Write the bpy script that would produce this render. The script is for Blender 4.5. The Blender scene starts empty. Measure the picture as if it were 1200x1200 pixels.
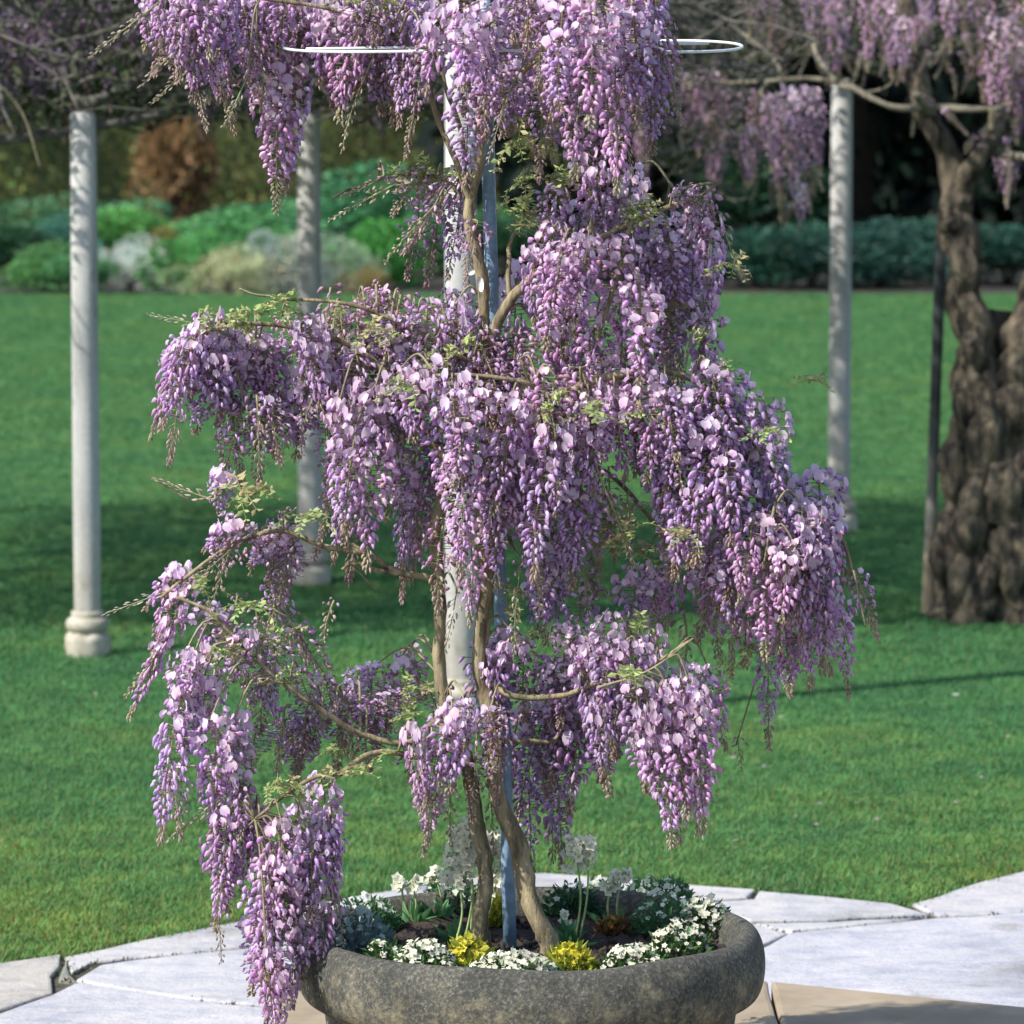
import bpy, math, random
import numpy as np
from mathutils import Vector, Matrix, Quaternion

R = random.Random(7)
NR = np.random.default_rng(11)
rad = math.radians
scene = bpy.context.scene
COL = scene.collection

# ------------------------------------------------------------------ camera, sky, sun
CAM = Vector((0.0, -10.29, 2.5))
F = 5700.0                       # focal length in 1200-px units
PITCH = math.atan(600.0 / F)     # horizon lies on the top edge of the frame
cd = bpy.data.cameras.new('camera')
cam = bpy.data.objects.new('camera', cd); COL.objects.link(cam)
cam.location = CAM
cam.rotation_euler = (math.pi / 2 - PITCH, 0, 0)
cd.sensor_width = 36.0
cd.lens = F / 1200.0 * 36.0
cd.clip_start = 0.1
cd.clip_end = 500
cd.dof.use_dof = True
cd.dof.focus_distance = 10.3
cd.dof.aperture_fstop = 7.5
scene.camera = cam

SUN_EL = rad(44)
sun_h = Vector((-0.85, -0.53, 0)).normalized()
sun_pos = Vector((sun_h.x * math.cos(SUN_EL), sun_h.y * math.cos(SUN_EL), math.sin(SUN_EL)))
world = bpy.data.worlds.new('World'); scene.world = world
world.use_nodes = True
wn = world.node_tree
bg = wn.nodes.get('Background') or wn.nodes.new('ShaderNodeBackground')
sky = wn.nodes.new('ShaderNodeTexSky')
sky.sky_type = 'NISHITA'; sky.sun_disc = False
sky.sun_elevation = SUN_EL
sky.sun_rotation = math.atan2(sun_h.x, sun_h.y)
wn.links.new(sky.outputs[0], bg.inputs[0])
bg.inputs[1].default_value = 0.15
sl = bpy.data.lights.new('sun', 'SUN'); sl.energy = 4.8; sl.angle = rad(0.6); sl.color = (1.0, 0.95, 0.87)
sun = bpy.data.objects.new('sun', sl); COL.objects.link(sun)
sun.rotation_euler = (-sun_pos).to_track_quat('-Z', 'Y').to_euler()
sun.location = (-8, -8, 12)
scene.view_settings.view_transform = 'Standard'
scene.view_settings.look = 'None'
scene.view_settings.exposure = 0.55
scene.view_settings.gamma = 1.0

# ------------------------------------------------------------------ pixel helpers (photo 1200 x 1200)
_c, _s = math.cos(PITCH), math.sin(PITCH)
def ray(px, py):
    u, v = (px - 600) / F, (600 - py) / F
    return Vector((u, _c + v * _s, -_s + v * _c))
def W(px, py, Y):                 # point on the vertical plane y = Y
    d = ray(px, py)
    return CAM + d * ((Y - CAM.y) / d.y)
def G(px, py, h=0.0):             # point on the horizontal plane z = h
    d = ray(px, py)
    return CAM + d * ((h - CAM.z) / d.z)

# ------------------------------------------------------------------ object helpers
def tag(o, label=None, cat=None, group=None, kind=None):
    if label: o['label'] = label
    if cat: o['category'] = cat
    if group: o['group'] = group
    if kind: o['kind'] = kind
    return o
def thing(name, loc, label, cat, group=None):
    o = bpy.data.objects.new(name, None); COL.objects.link(o)
    o.location = loc; o.empty_display_size = 0.1
    return tag(o, label, cat, group)
def put(name, mesh, parent=None, loc=(0, 0, 0)):
    o = bpy.data.objects.new(name, mesh); COL.objects.link(o)
    if parent is not None: o.parent = parent
    o.location = loc
    return o

class MB:
    """collects vertices, quads, tris and a per-vertex tint; builds one mesh"""
    def __init__(s): s.v = []; s.q = []; s.t = []; s.c = []; s.n = 0
    def add(s, v, q=None, t=None, c=(1, 1, 1)):
        v = np.asarray(v, float).reshape(-1, 3)
        if q is not None and len(q): s.q.append(np.asarray(q, int).reshape(-1, 4) + s.n)
        if t is not None and len(t): s.t.append(np.asarray(t, int).reshape(-1, 3) + s.n)
        c = np.asarray(c, float)
        if c.ndim == 1: c = np.tile(c, (len(v), 1))
        s.v.append(v); s.c.append(c); s.n += len(v)
    def mesh(s, name, mat, smooth=True):
        me = bpy.data.meshes.new(name)
        v = np.concatenate(s.v); c = np.concatenate(s.c)
        q = np.concatenate(s.q) if s.q else np.zeros((0, 4), int)
        t = np.concatenate(s.t) if s.t else np.zeros((0, 3), int)
        me.vertices.add(len(v)); me.vertices.foreach_set('co', v.ravel())
        nl = q.size + t.size
        me.loops.add(nl); me.loops.foreach_set('vertex_index', np.concatenate([q.ravel(), t.ravel()]).astype(np.int32))
        me.polygons.add(len(q) + len(t))
        st = np.concatenate([np.arange(len(q)) * 4, q.size + np.arange(len(t)) * 3]).astype(np.int32)
        me.polygons.foreach_set('loop_start', st)
        if smooth: me.polygons.foreach_set('use_smooth', np.ones(len(st), bool))
        a = me.attributes.new('tint', 'FLOAT_COLOR', 'POINT')
        a.data.foreach_set('color', np.concatenate([c, np.ones((len(c), 1))], 1).ravel())
        me.update(calc_edges=True); me.validate()
        if mat: me.materials.append(mat)
        return me
    def obj(s, name, mat, parent=None, loc=(0, 0, 0), smooth=True):
        if s.n == 0: return None
        v0 = Vector(loc)
        return put(name, s.mesh(name, mat, smooth), parent, loc)

def smooth_path(P, n):
    """Catmull-Rom through the points, n samples per span"""
    P = np.asarray([list(p) for p in P], float)
    Q = np.vstack([2 * P[0] - P[1], P, 2 * P[-1] - P[-2]])
    out = []
    for i in range(1, len(Q) - 2):
        for k in range(n):
            t = k / n
            a, b, c, d = Q[i - 1], Q[i], Q[i + 1], Q[i + 2]
            out.append(.5 * ((2 * b) + (c - a) * t + (2 * a - 5 * b + 4 * c - d) * t * t + (3 * b - a - 3 * c + d) * t ** 3))
    out.append(Q[-2])
    return np.array(out)

def tube(mb, P, r, sides=6, c=(1, 1, 1), lump=0.0, cap=True):
    P = np.asarray([list(p) for p in P], float); n = len(P)
    r = np.broadcast_to(np.asarray(r, float), (n,)) if np.ndim(r) else np.full(n, float(r))
    T = np.gradient(P, axis=0); T /= np.linalg.norm(T, axis=1)[:, None] + 1e-9
    u = np.cross(T[0], (0.31, 0.2, 0.93));
    if np.linalg.norm(u) < 1e-3: u = np.cross(T[0], (1, 0, 0))
    u /= np.linalg.norm(u)
    V = []; ang = np.arange(sides) * 2 * math.pi / sides
    for i in range(n):
        u = u - T[i] * u.dot(T[i]); u /= np.linalg.norm(u) + 1e-9
        w = np.cross(T[i], u)
        rr = r[i] * (1 + (NR.uniform(-lump, lump, sides) if lump else 0))
        V.append(P[i] + (np.cos(ang) * rr)[:, None] * u + (np.sin(ang) * rr)[:, None] * w)
    V = np.concatenate(V)
    i = np.arange(n - 1)[:, None] * sides; k = np.arange(sides)[None, :]; k2 = (k + 1) % sides
    q = np.stack([i + k, i + k2, i + sides + k2, i + sides + k], -1).reshape(-1, 4)
    t = []
    if cap:
        V = np.vstack([V, P[0], P[-1]]); a, b = n * sides, n * sides + 1
        t = [(a, (j + 1) % sides, j) for j in range(sides)] + [(b, (n - 1) * sides + j, (n - 1) * sides + (j + 1) % sides) for j in range(sides)]
    if np.ndim(c) == 2: c = np.vstack([np.repeat(np.asarray(c, float), sides, 0), c[0], c[-1]][:3 if cap else 1])
    mb.add(V, q, t, c)

def lathe(mb, prof, seg=64, c=(1, 1, 1), wob=0.0):
    prof = np.asarray(prof, float); n = len(prof); ang = np.arange(seg) * 2 * math.pi / seg
    V = np.stack([prof[:, 0][:, None] * np.cos(ang), prof[:, 0][:, None] * np.sin(ang), np.repeat(prof[:, 1][:, None], seg, 1)], -1)
    if wob:
        ph = NR.uniform(0, 6.28, 6)
        for j in range(6):
            V[:, :, 2] += wob * .4 * np.sin((j + 3) * ang + ph[j] + prof[:, 1][:, None] * 20)
            V[:, :, :2] *= (1 + wob * .8 * np.sin((j + 4) * ang + ph[j] * 2 + prof[:, 1][:, None] * 30))[:, :, None]
    i = np.arange(n - 1)[:, None] * seg; k = np.arange(seg)[None, :]; k2 = (k + 1) % seg
    q = np.stack([i + k, i + k2, i + seg + k2, i + seg + k], -1).reshape(-1, 4)
    mb.add(V.reshape(-1, 3), q, None, c)

def cards(mb, P, size, col, aspect=0.55, dirs=None, fold=0.0):
    """leaf-shaped quads (two tris each way) at points P with random facing"""
    n = len(P)
    size = np.broadcast_to(size, (n,))
    a = NR.normal(size=(n, 3)) if dirs is None else dirs + NR.normal(size=(n, 3)) * .35
    a /= np.linalg.norm(a, axis=1)[:, None]
    b = np.cross(a, NR.normal(size=(n, 3))); b /= np.linalg.norm(b, axis=1)[:, None]
    nn = np.cross(a, b)
    s = size[:, None]
    V = np.stack([P, P + a * s * .5 + b * s * aspect * .5 + nn * s * fold, P + a * s, P + a * s * .5 - b * s * aspect * .5 + nn * s * fold], 1)
    if np.ndim(col) == 1: col = np.tile(col, (n, 1))
    idx = np.arange(n)[:, None] * 4
    mb.add(V.reshape(-1, 3), None if fold else idx + np.arange(4)[None], None if not fold else np.concatenate([idx + np.array([[0, 1, 2]]), idx + np.array([[0, 2, 3]])]), np.repeat(col, 4, 0))

# ------------------------------------------------------------------ materials
def nodes(name):
    m = bpy.data.materials.new(name); m.use_nodes = True
    nt = m.node_tree
    return m, nt, nt.nodes.get('Principled BSDF'), nt.nodes.get('Material Output')
def N(nt, typ, **kw):
    n = nt.nodes.new(typ)
    for k, v in kw.items():
        if k in n.inputs.keys() if isinstance(k, str) else False: n.inputs[k].default_value = v
        else: setattr(n, k, v)
    return n
def noise(nt, scale, detail=4, rough=.6, coord='Object', stretch=None):
    tc = N(nt, 'ShaderNodeTexCoord'); n = N(nt, 'ShaderNodeTexNoise'); n.inputs['Scale'].default_value = scale
    n.inputs['Detail'].default_value = detail; n.inputs['Roughness'].default_value = rough
    src = tc.outputs[coord]
    if stretch:
        mp = N(nt, 'ShaderNodeMapping'); mp.inputs['Scale'].default_value = stretch
        nt.links.new(src, mp.inputs[0]); src = mp.outputs[0]
    nt.links.new(src, n.inputs['Vector'])
    return n.outputs['Fac']
def ramp(nt, fac, stops):
    r = N(nt, 'ShaderNodeValToRGB'); e = r.color_ramp.elements
    while len(e) > 1: e.remove(e[-1])
    e[0].position = stops[0][0]; e[0].color = (*stops[0][1], 1)
    for p, c in stops[1:]:
        x = e.new(p); x.color = (*c, 1)
    nt.links.new(fac, r.inputs[0]); return r.outputs[0]
def mix(nt, a, b, fac, typ='MIX'):
    m = N(nt, 'ShaderNodeMix', data_type='RGBA', blend_type=typ)
    for sock, v in ((m.inputs[0], fac), (m.inputs[6], a), (m.inputs[7], b)):
        if hasattr(v, 'links') or isinstance(v, bpy.types.NodeSocket): nt.links.new(v, sock)
        else: sock.default_value = v if not isinstance(v, tuple) else (*v, 1)[:4]
    return m.outputs[2]
def bump(nt, bsdf, fac, strength, dist=.01):
    b = N(nt, 'ShaderNodeBump'); b.inputs['Strength'].default_value = strength; b.inputs['Distance'].default_value = dist
    nt.links.new(fac, b.inputs['Height']); nt.links.new(b.outputs[0], bsdf.inputs['Normal'])

def plain(name, c0, c1, scale=20, rough=.7, bmp=.3, bdist=.004, stretch=None, lo=.35, hi=.65):
    m, nt, b, o = nodes(name)
    f = noise(nt, scale, 6, .65, stretch=stretch)
    nt.links.new(ramp(nt, f, [(lo, c0), (hi, c1)]), b.inputs['Base Color'])
    b.inputs['Roughness'].default_value = rough
    if bmp: bump(nt, b, f, bmp, bdist)
    return m

def petal(name, transl=.3, rough=.55, vary=.12, patches=False):
    """tint attribute carries each petal's own pigment; every raceme differs a little in hue and depth"""
    m, nt, b, o = nodes(name)
    at = N(nt, 'ShaderNodeAttribute'); at.attribute_name = 'tint'
    oi = N(nt, 'ShaderNodeObjectInfo')
    hs = N(nt, 'ShaderNodeHueSaturation')
    mr = N(nt, 'ShaderNodeMapRange'); mr.inputs[3].default_value = .5 - vary * .22; mr.inputs[4].default_value = .5 + vary * .22
    nt.links.new(oi.outputs['Random'], mr.inputs[0]); nt.links.new(mr.outputs[0], hs.inputs['Hue'])
    if vary > .1:
        wn_ = N(nt, 'ShaderNodeTexWhiteNoise', noise_dimensions='1D'); nt.links.new(oi.outputs['Random'], wn_.inputs['W'])
        for sock, lo_, hi_, src in (('Value', .86, 1.16, wn_.outputs['Value']),):
            m2 = N(nt, 'ShaderNodeMapRange'); m2.inputs[3].default_value = lo_; m2.inputs[4].default_value = hi_
            nt.links.new(src, m2.inputs[0]); nt.links.new(m2.outputs[0], hs.inputs[sock])
    nt.links.new(at.outputs['Color'], hs.inputs['Color'])
    b.inputs['Roughness'].default_value = rough
    b.inputs['Specular IOR Level'].default_value = .25
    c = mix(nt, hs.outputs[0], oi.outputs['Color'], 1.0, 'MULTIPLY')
    if patches:      # drier, yellower patches of the turf
        g = N(nt, 'ShaderNodeNewGeometry'); fs = []
        for sc_, de in ((.9, 4), (4.5, 3)):
            n_ = N(nt, 'ShaderNodeTexNoise'); n_.inputs['Scale'].default_value = sc_; n_.inputs['Detail'].default_value = de
            nt.links.new(g.outputs['Position'], n_.inputs['Vector']); fs.append(n_.outputs['Fac'])
        c = mix(nt, c, ramp(nt, fs[0], [(.36, (.80, .88, .95)), (.5, (1.0, 1.0, 1.0)), (.66, (1.28, 1.04, .94))]), .9, 'MULTIPLY')
        sp = N(nt, 'ShaderNodeSeparateXYZ'); nt.links.new(g.outputs['Position'], sp.inputs[0])
        ad = N(nt, 'ShaderNodeMath', operation='MULTIPLY_ADD'); nt.links.new(fs[0], ad.inputs[0]); ad.inputs[1].default_value = -3.0; nt.links.new(sp.outputs[1], ad.inputs[2])
        mp_ = N(nt, 'ShaderNodeMapRange'); mp_.inputs[1].default_value = 5.0; mp_.inputs[2].default_value = 1.0; nt.links.new(ad.outputs[0], mp_.inputs[0])
        c = mix(nt, c, mix(nt, c, (1.42, 1.06, .84), 1.0, 'MULTIPLY'), mp_.outputs[0])      # drier turf next to the paving
        c = mix(nt, c, ramp(nt, fs[1], [(.34, (.66, .74, .80)), (.66, (1.25, 1.15, 1.05))]), .8, 'MULTIPLY')
    nt.links.new(c, b.inputs['Base Color'])
    tr = N(nt, 'ShaderNodeBsdfTranslucent'); nt.links.new(c, tr.inputs[0])
    ms = N(nt, 'ShaderNodeMixShader'); ms.inputs[0].default_value = transl
    nt.links.new(b.outputs[0], ms.inputs[1]); nt.links.new(tr.outputs[0], ms.inputs[2]); nt.links.new(ms.outputs[0], o.inputs[0])
    return m
def leafmat(name, transl=.3, rough=.55):
    """pigment = object colour x per-leaf tint"""
    m, nt, b, o = nodes(name)
    at = N(nt, 'ShaderNodeAttribute'); at.attribute_name = 'tint'
    oi = N(nt, 'ShaderNodeObjectInfo')
    c = mix(nt, at.outputs['Color'], oi.outputs['Color'], 1.0, 'MULTIPLY')
    nt.links.new(c, b.inputs['Base Color']); b.inputs['Roughness'].default_value = rough
    b.inputs['Specular IOR Level'].default_value = .3
    tr = N(nt, 'ShaderNodeBsdfTranslucent'); nt.links.new(c, tr.inputs[0])
    ms = N(nt, 'ShaderNodeMixShader'); ms.inputs[0].default_value = transl
    nt.links.new(b.outputs[0], ms.inputs[1]); nt.links.new(tr.outputs[0], ms.inputs[2]); nt.links.new(ms.outputs[0], o.inputs[0])
    return m

M_petal = petal('wisteria_petals', .48, .40, .20)
M_petal.node_tree.nodes['Principled BSDF'].inputs['Specular IOR Level'].default_value = .5
M_white = petal('white_petals', .45, .6, .02)
M_leaf = leafmat('foliage')
M_bark = plain('wisteria_bark', (.075, .058, .032), (.35, .29, .175), 42, .9, 1.0, .010, (1, 1, .22))
M_twig = plain('grey_green_twigs', (.13, .11, .06), (.30, .27, .17), 60, .8, .3, .002)
M_oldbark = plain('old_gnarled_bark', (.014, .011, .008), (.19, .155, .105), 17, .95, 1.0, .06, (1, 1, .35), .40, .68)
M_dtwig = plain('dark_canopy_twigs', (.035, .032, .028), (.15, .14, .12), 25, .85, .4, .004)
M_soil = plain('dark_potting_soil', (.012, .009, .007), (.06, .042, .03), 60, .95, 1.0, .01)

# ------------------------------------------------------------------ ground: earth, lawn, paving, terrace
def poly_prism(mb, pts, z0, z1, bev=.006, jag=0.0):
    """convex-ish slab with a small bevel; pts are world xy"""
    P = []
    n = len(pts)
    for i in range(n):
        a, b = Vector(pts[i]).xy, Vector(pts[(i + 1) % n]).xy
        k = max(1, int((b - a).length / .12)) if jag else 1
        for j in range(k):
            p = a.lerp(b, j / k)
            if jag: p = p + Vector((R.uniform(-jag, jag), R.uniform(-jag, jag)))
            P.append((p.x, p.y))
    P = np.array(P)
    area = 0.5 * np.sum(P[:, 0] * np.roll(P[:, 1], -1) - np.roll(P[:, 0], -1) * P[:, 1])
    if area < 0: P = P[::-1]
    d = np.roll(P, -1, 0) - np.roll(P, 1, 0); d /= np.linalg.norm(d, axis=1)[:, None]
    nin = np.stack([-d[:, 1], d[:, 0]], 1)
    n = len(P)
    L = [np.c_[P, np.full(n, z0)], np.c_[P, np.full(n, z1 - bev)], np.c_[P + nin * bev * .5, np.full(n, z1 - bev * .3)], np.c_[P + nin * bev * 1.6, np.full(n, z1)]]
    V = np.vstack(L)
    q = []
    for l in range(3):
        for i in range(n):
            j = (i + 1) % n
            q.append((l * n + i, l * n + j, (l + 1) * n + j, (l + 1) * n + i))
    return V, q, [3 * n + i for i in range(n)]

def slab_obj(name, pts, z0, z1, mat, parent, jag=.006, bev=.007):
    V, q, top = poly_prism(None, pts, z0, z1, bev, jag)
    me = bpy.data.meshes.new(name)
    me.from_pydata([tuple(v) for v in V], [], [tuple(f) for f in q] + [tuple(top)])
    me.materials.append(mat); me.update()
    return put(name, me, parent)

# earth sheet far beyond everything
M_earth = plain('bare_earth', (.03, .035, .015), (.06, .055, .03), 3, .95, 0)
mb = MB(); mb.add([(-160, -40, -.12), (160, -40, -.12), (160, 260, -.12), (-160, 260, -.12)], [(0, 1, 2, 3)])
tag(mb.obj('ground', M_earth, smooth=False), kind='structure')

# lawn
m, nt, b, o = nodes('mown_lawn_turf')
f1 = noise(nt, .55, 5, .6); f2 = noise(nt, 9, 5, .7); f3 = noise(nt, 130, 3, .7)
c1 = ramp(nt, f1, [(.35, (.05, .16, .05)), (.65, (.09, .20, .05))])
c2 = ramp(nt, f2, [(.3, (.030, .11, .03)), (.7, (.10, .17, .04))])
c = mix(nt, c1, c2, .5)
c = mix(nt, c, ramp(nt, f3, [(.35, (.45, .45, .45)), (.65, (1.3, 1.3, 1.3))]), .7, 'MULTIPLY')
nt.links.new(c, b.inputs['Base Color']); b.inputs['Roughness'].default_value = .9
b.inputs['Specular IOR Level'].default_value = .1
bump(nt, b, f3, .8, .02)
M_lawn = m
edge_px = [(-900, 1300), (-300, 1190), (0, 1126), (77, 1116), (160, 1099), (245, 1083), (345, 1060), (450, 1042), (540, 1028), (640, 1021), (760, 1032), (885, 1042), (970, 1050), (1045, 1058), (1070, 1054), (1150, 1028), (1200, 1016), (1500, 985), (2600, 960)]
edge_w = [G(x, y) for x, y in edge_px]
def edge_y(x):
    for a, b_ in zip(edge_w, edge_w[1:]):
        if a.x <= x <= b_.x: return a.y + (b_.y - a.y) * (x - a.x) / (b_.x - a.x)
    return edge_w[0].y if x < edge_w[0].x else edge_w[-1].y
xs = np.unique(np.concatenate([np.linspace(-40, 40, 41), np.linspace(-3.2, 3.2, 65)]))
FAR = 31.3
tt = np.linspace(0, 1, 40) ** 1.7
V = []
for x in xs:
    y0 = edge_y(x)
    for t in tt:
        V.append((x, y0 + (FAR - y0) * t, -.012))
nx, ny = len(xs), len(tt)
ii = (np.arange(nx - 1)[:, None] * ny + np.arange(ny - 1)[None, :]).ravel()
mb = MB(); mb.add(V, np.stack([ii, ii + ny, ii + ny + 1, ii + 1], 1))
lawn = tag(mb.obj('lawn', M_lawn), kind='structure')
# border bed beyond the lawn
mb = MB(); mb.add([(-40, FAR, -.02), (40, FAR, -.02), (40, 60, .05), (-40, 60, .05)], [(0, 1, 2, 3)])
tag(mb.obj('flower_bed_soil', plain('bed_soil', (.01, .009, .007), (.035, .028, .02), 8, .95, .5, .02), smooth=False), kind='structure')

# real grass blades scattered over the lawn (geometry nodes)
def tuft_mesh(name, nb, spread, h, wdt):
    mb = MB()
    for i in range(nb):
        p = np.array([R.gauss(0, spread), R.gauss(0, spread), 0]); a = R.uniform(0, 6.28)
        d = np.array([math.cos(a), math.sin(a), 0]); s = np.array([-d[1], d[0], 0]); hh = h * R.uniform(.6, 1.15); le = R.uniform(.5, 1.5) * hh
        g = R.uniform(.55, 1.35); y = R.uniform(.8, 1.4) if R.random() < .88 else 2.4
        cc = np.array([.076 * g * y, .255 * g, .090 * g])
        V = [p - s * wdt, p + s * wdt, p + d * le * .4 + s * wdt * .8 + (0, 0, hh * .6), p + d * le * .4 - s * wdt * .8 + (0, 0, hh * .6), p + d * le + (0, 0, hh)]
        mb.add(V, [(0, 1, 2, 3)], [(3, 2, 4)], np.array([cc * .85, cc * .85, cc, cc, cc * 1.15]))
    return mb.mesh(name, M_grass)
M_grass = petal('grass_blades', .35, .5, .06, True)
tufts = []
tcol = bpy.data.collections.new('grass_tufts')
for i in range(4):
    o_ = bpy.data.objects.new('grass_tuft', tuft_mesh('grass_tuft', 16, .022, .017, .0011)); tcol.objects.link(o_)
def scatter(name, region, density, seed, smin, smax):
    """region: world polygon grid mesh that is replaced by instanced tufts"""
    me = bpy.data.meshes.new(name); me.from_pydata(region[0], [], region[1]); me.update()
    ob = put(name, me)
    ng = bpy.data.node_groups.new(name, 'GeometryNodeTree')
    ng.interface.new_socket('Geometry', in_out='INPUT', socket_type='NodeSocketGeometry')
    ng.interface.new_socket('Geometry', in_out='OUTPUT', socket_type='NodeSocketGeometry')
    gi = ng.nodes.new('NodeGroupInput'); go = ng.nodes.new('NodeGroupOutput')
    dp = ng.nodes.new('GeometryNodeDistributePointsOnFaces'); dp.inputs['Density'].default_value = density; dp.inputs['Seed'].default_value = seed
    ci = ng.nodes.new('GeometryNodeCollectionInfo'); ci.inputs['Collection'].default_value = tcol
    ci.inputs['Separate Children'].default_value = True; ci.inputs['Reset Children'].default_value = True
    ip = ng.nodes.new('GeometryNodeInstanceOnPoints'); ip.inputs['Pick Instance'].default_value = True
    rv = ng.nodes.new('FunctionNodeRandomValue'); rv.data_type = 'FLOAT_VECTOR'; rv.inputs[0].default_value = (-.15, -.15, 0); rv.inputs[1].default_value = (.15, .15, 6.28)
    rs = ng.nodes.new('FunctionNodeRandomValue'); rs.data_type = 'FLOAT'; rs.inputs[2].default_value = smin; rs.inputs[3].default_value = smax
    L = ng.links
    L.new(gi.outputs[0], dp.inputs['Mesh']); L.new(dp.outputs['Points'], ip.inputs['Points'])
    L.new(ci.outputs[0], ip.inputs['Instance'])
    L.new(rv.outputs[0], ip.inputs['Rotation']); L.new(rs.outputs[1], ip.inputs['Scale'])
    L.new(ip.outputs[0], go.inputs[0])
    md = ob.modifiers.new('scatter', 'NODES'); md.node_group = ng
    ob['kind'] = 'stuff'
    return ob
def strip(x0, x1, yfun, y1, n=160):
    V = []; Fq = []
    for i in range(n + 1):
        x = x0 + (x1 - x0) * i / n
        V += [(x, yfun(x), -.012), (x, y1, -.012)]
        if i: Fq.append((2 * i - 2, 2 * i, 2 * i + 1, 2 * i - 1))
    return V, Fq
scatter('grass', strip(-2.6, 2.6, lambda x: edge_y(x) + .01, 8.0), 2600, 1, .8, 1.25)
scatter('grass', strip(-2.8, 2.8, lambda x: edge_y(x) - .018 + .014 * math.sin(x * 23) + .012 * math.sin(x * 57), 4.2), 1500, 5, .9, 1.5)
scatter('grass', strip(-4.2, 4.2, lambda x: 8.0, 17.0), 900, 2, 1.0, 1.5)
scatter('grass', strip(-6.0, 6.0, lambda x: 17.0, FAR), 300, 3, 1.2, 1.9)

# crazy paving
m, nt, b, o = nodes('pale_flagstone')
f1 = noise(nt, 1.7, 6, .6); f2 = noise(nt, 9, 7, .7, stretch=(.75, 1.3, 1)); f3 = noise(nt, 190, 4, .8)
oi = N(nt, 'ShaderNodeObjectInfo')
c = ramp(nt, f1, [(.30, (.27, .262, .25)), (.44, (.42, .415, .41)), (.7, (.54, .525, .50))])
c = mix(nt, c, ramp(nt, f2, [(.32, (.62, .66, .76)), (.5, (.92, .93, .98)), (.66, (1.08, 1.06, 1.02))]), .85, 'MULTIPLY')
c = mix(nt, c, ramp(nt, f3, [(.32, (.66, .66, .66)), (.5, (.97, .97, .97)), (.68, (1.18, 1.18, 1.16))]), .8, 'MULTIPLY')
c = mix(nt, c, oi.outputs['Color'], 1.0, 'MULTIPLY')
f5 = noise(nt, 3.1, 7, .72); f6 = noise(nt, 26, 5, .7)
c = mix(nt, c, ramp(nt, f5, [(.30, (.62, .58, .50)), (.44, (1, 1, 1))]), .8, 'MULTIPLY')       # damp and lichen stains
c = mix(nt, c, ramp(nt, f6, [(.28, (.55, .55, .52)), (.38, (1, 1, 1))]), .7, 'MULTIPLY')
nt.links.new(c, b.inputs['Base Color']); b.inputs['Roughness'].default_value = .85
bump(nt, b, f6, .6, .012)
M_flag = m
pav = bpy.data.objects.new('paving', None); COL.objects.link(pav); pav['kind'] = 'structure'
mb = MB()
V, q, top = poly_prism(None, [(p.x, p.y + .012, 0) for p in edge_w[1:-1]] + [(7, -2, 0), (-7, -2, 0)], -.10, -.014, .004)
me = bpy.data.meshes.new('joint_bed'); me.from_pydata([tuple(v) for v in V], [], [tuple(f) for f in q] + [tuple(top)])
me.materials.append(plain('mossy_joints', (.03, .03, .02), (.10, .085, .055), 40, .95, .8, .006)); me.update()
put('joint_bed', me, pav)
FLAGS = [
    ([(-200, 1172), (0, 1129), (73, 1119), (60, 1143), (58, 1163), (0, 1183), (-200, 1230)], (.93, .88, .80)),
    ([(80, 1119), (160, 1101), (240, 1086), (335, 1064), (338, 1099), (290, 1107), (150, 1121), (110, 1126), (86, 1137)], (1, .98, .98)),
    ([(92, 1147), (113, 1131), (150, 1125), (290, 1111), (345, 1103), (352, 1180), (267, 1173), (207, 1166), (143, 1156)], (.96, .96, 1)),
    ([(-200, 1235), (0, 1188), (60, 1167), (86, 1153), (143, 1160), (207, 1170), (267, 1177), (352, 1185), (360, 1280), (-200, 1280)], (.97, .97, 1.02)),
    ([(66, 1142), (78, 1124), (84, 1140), (88, 1147), (72, 1146)], (.5, .5, .42)),
    ([(339, 1064), (450, 1044), (500, 1036), (500, 1075), (342, 1098)], (1, .99, 1)),
    ([(504, 1035), (540, 1030), (640, 1023), (690, 1027), (690, 1060), (504, 1075)], (1.02, 1, 1)),
    ([(694, 1028), (760, 1034), (830, 1039), (884, 1043), (876, 1052), (830, 1055), (694, 1058)], (1, .97, .97)),
    ([(890, 1044), (970, 1051), (1043, 1059), (1088, 1072), (1013, 1074), (967, 1078), (883, 1078), (845, 1068), (835, 1058), (880, 1054)], (1, .99, 1)),
    ([(694, 1062), (828, 1058), (842, 1070), (880, 1082), (920, 1092), (870, 1120), (694, 1100)], (.98, .97, 1)),
    ([(884, 1082), (967, 1081), (1013, 1077.5), (1080, 1075.5), (936, 1090), (924, 1091)], (1.0, .99, 1)),
    ([(1072, 1057), (1150, 1031), (1200, 1019), (1420, 994), (1420, 1052), (1200, 1067), (1097, 1071)], (1, .98, 1)),
    ([(872, 1122), (928, 1094), (940, 1092), (1093, 1077), (1200, 1070.5), (1420, 1058), (1420, 1215), (1200, 1200), (872, 1200)], (.95, .955, 1.03)),
    ([(346, 1102), (500, 1079), (690, 1064), (690, 1103), (868, 1122), (868, 1200), (356, 1200)], (.97, .97, 1)),
]
for pts, col in FLAGS:
    o_ = slab_obj('flagstone', [G(x, y) for x, y in pts], -.06, 0.0 + R.uniform(-.004, .004), M_flag, pav, .009, .006)
    o_.color = (*col, 1)
mb = MB()
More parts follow.
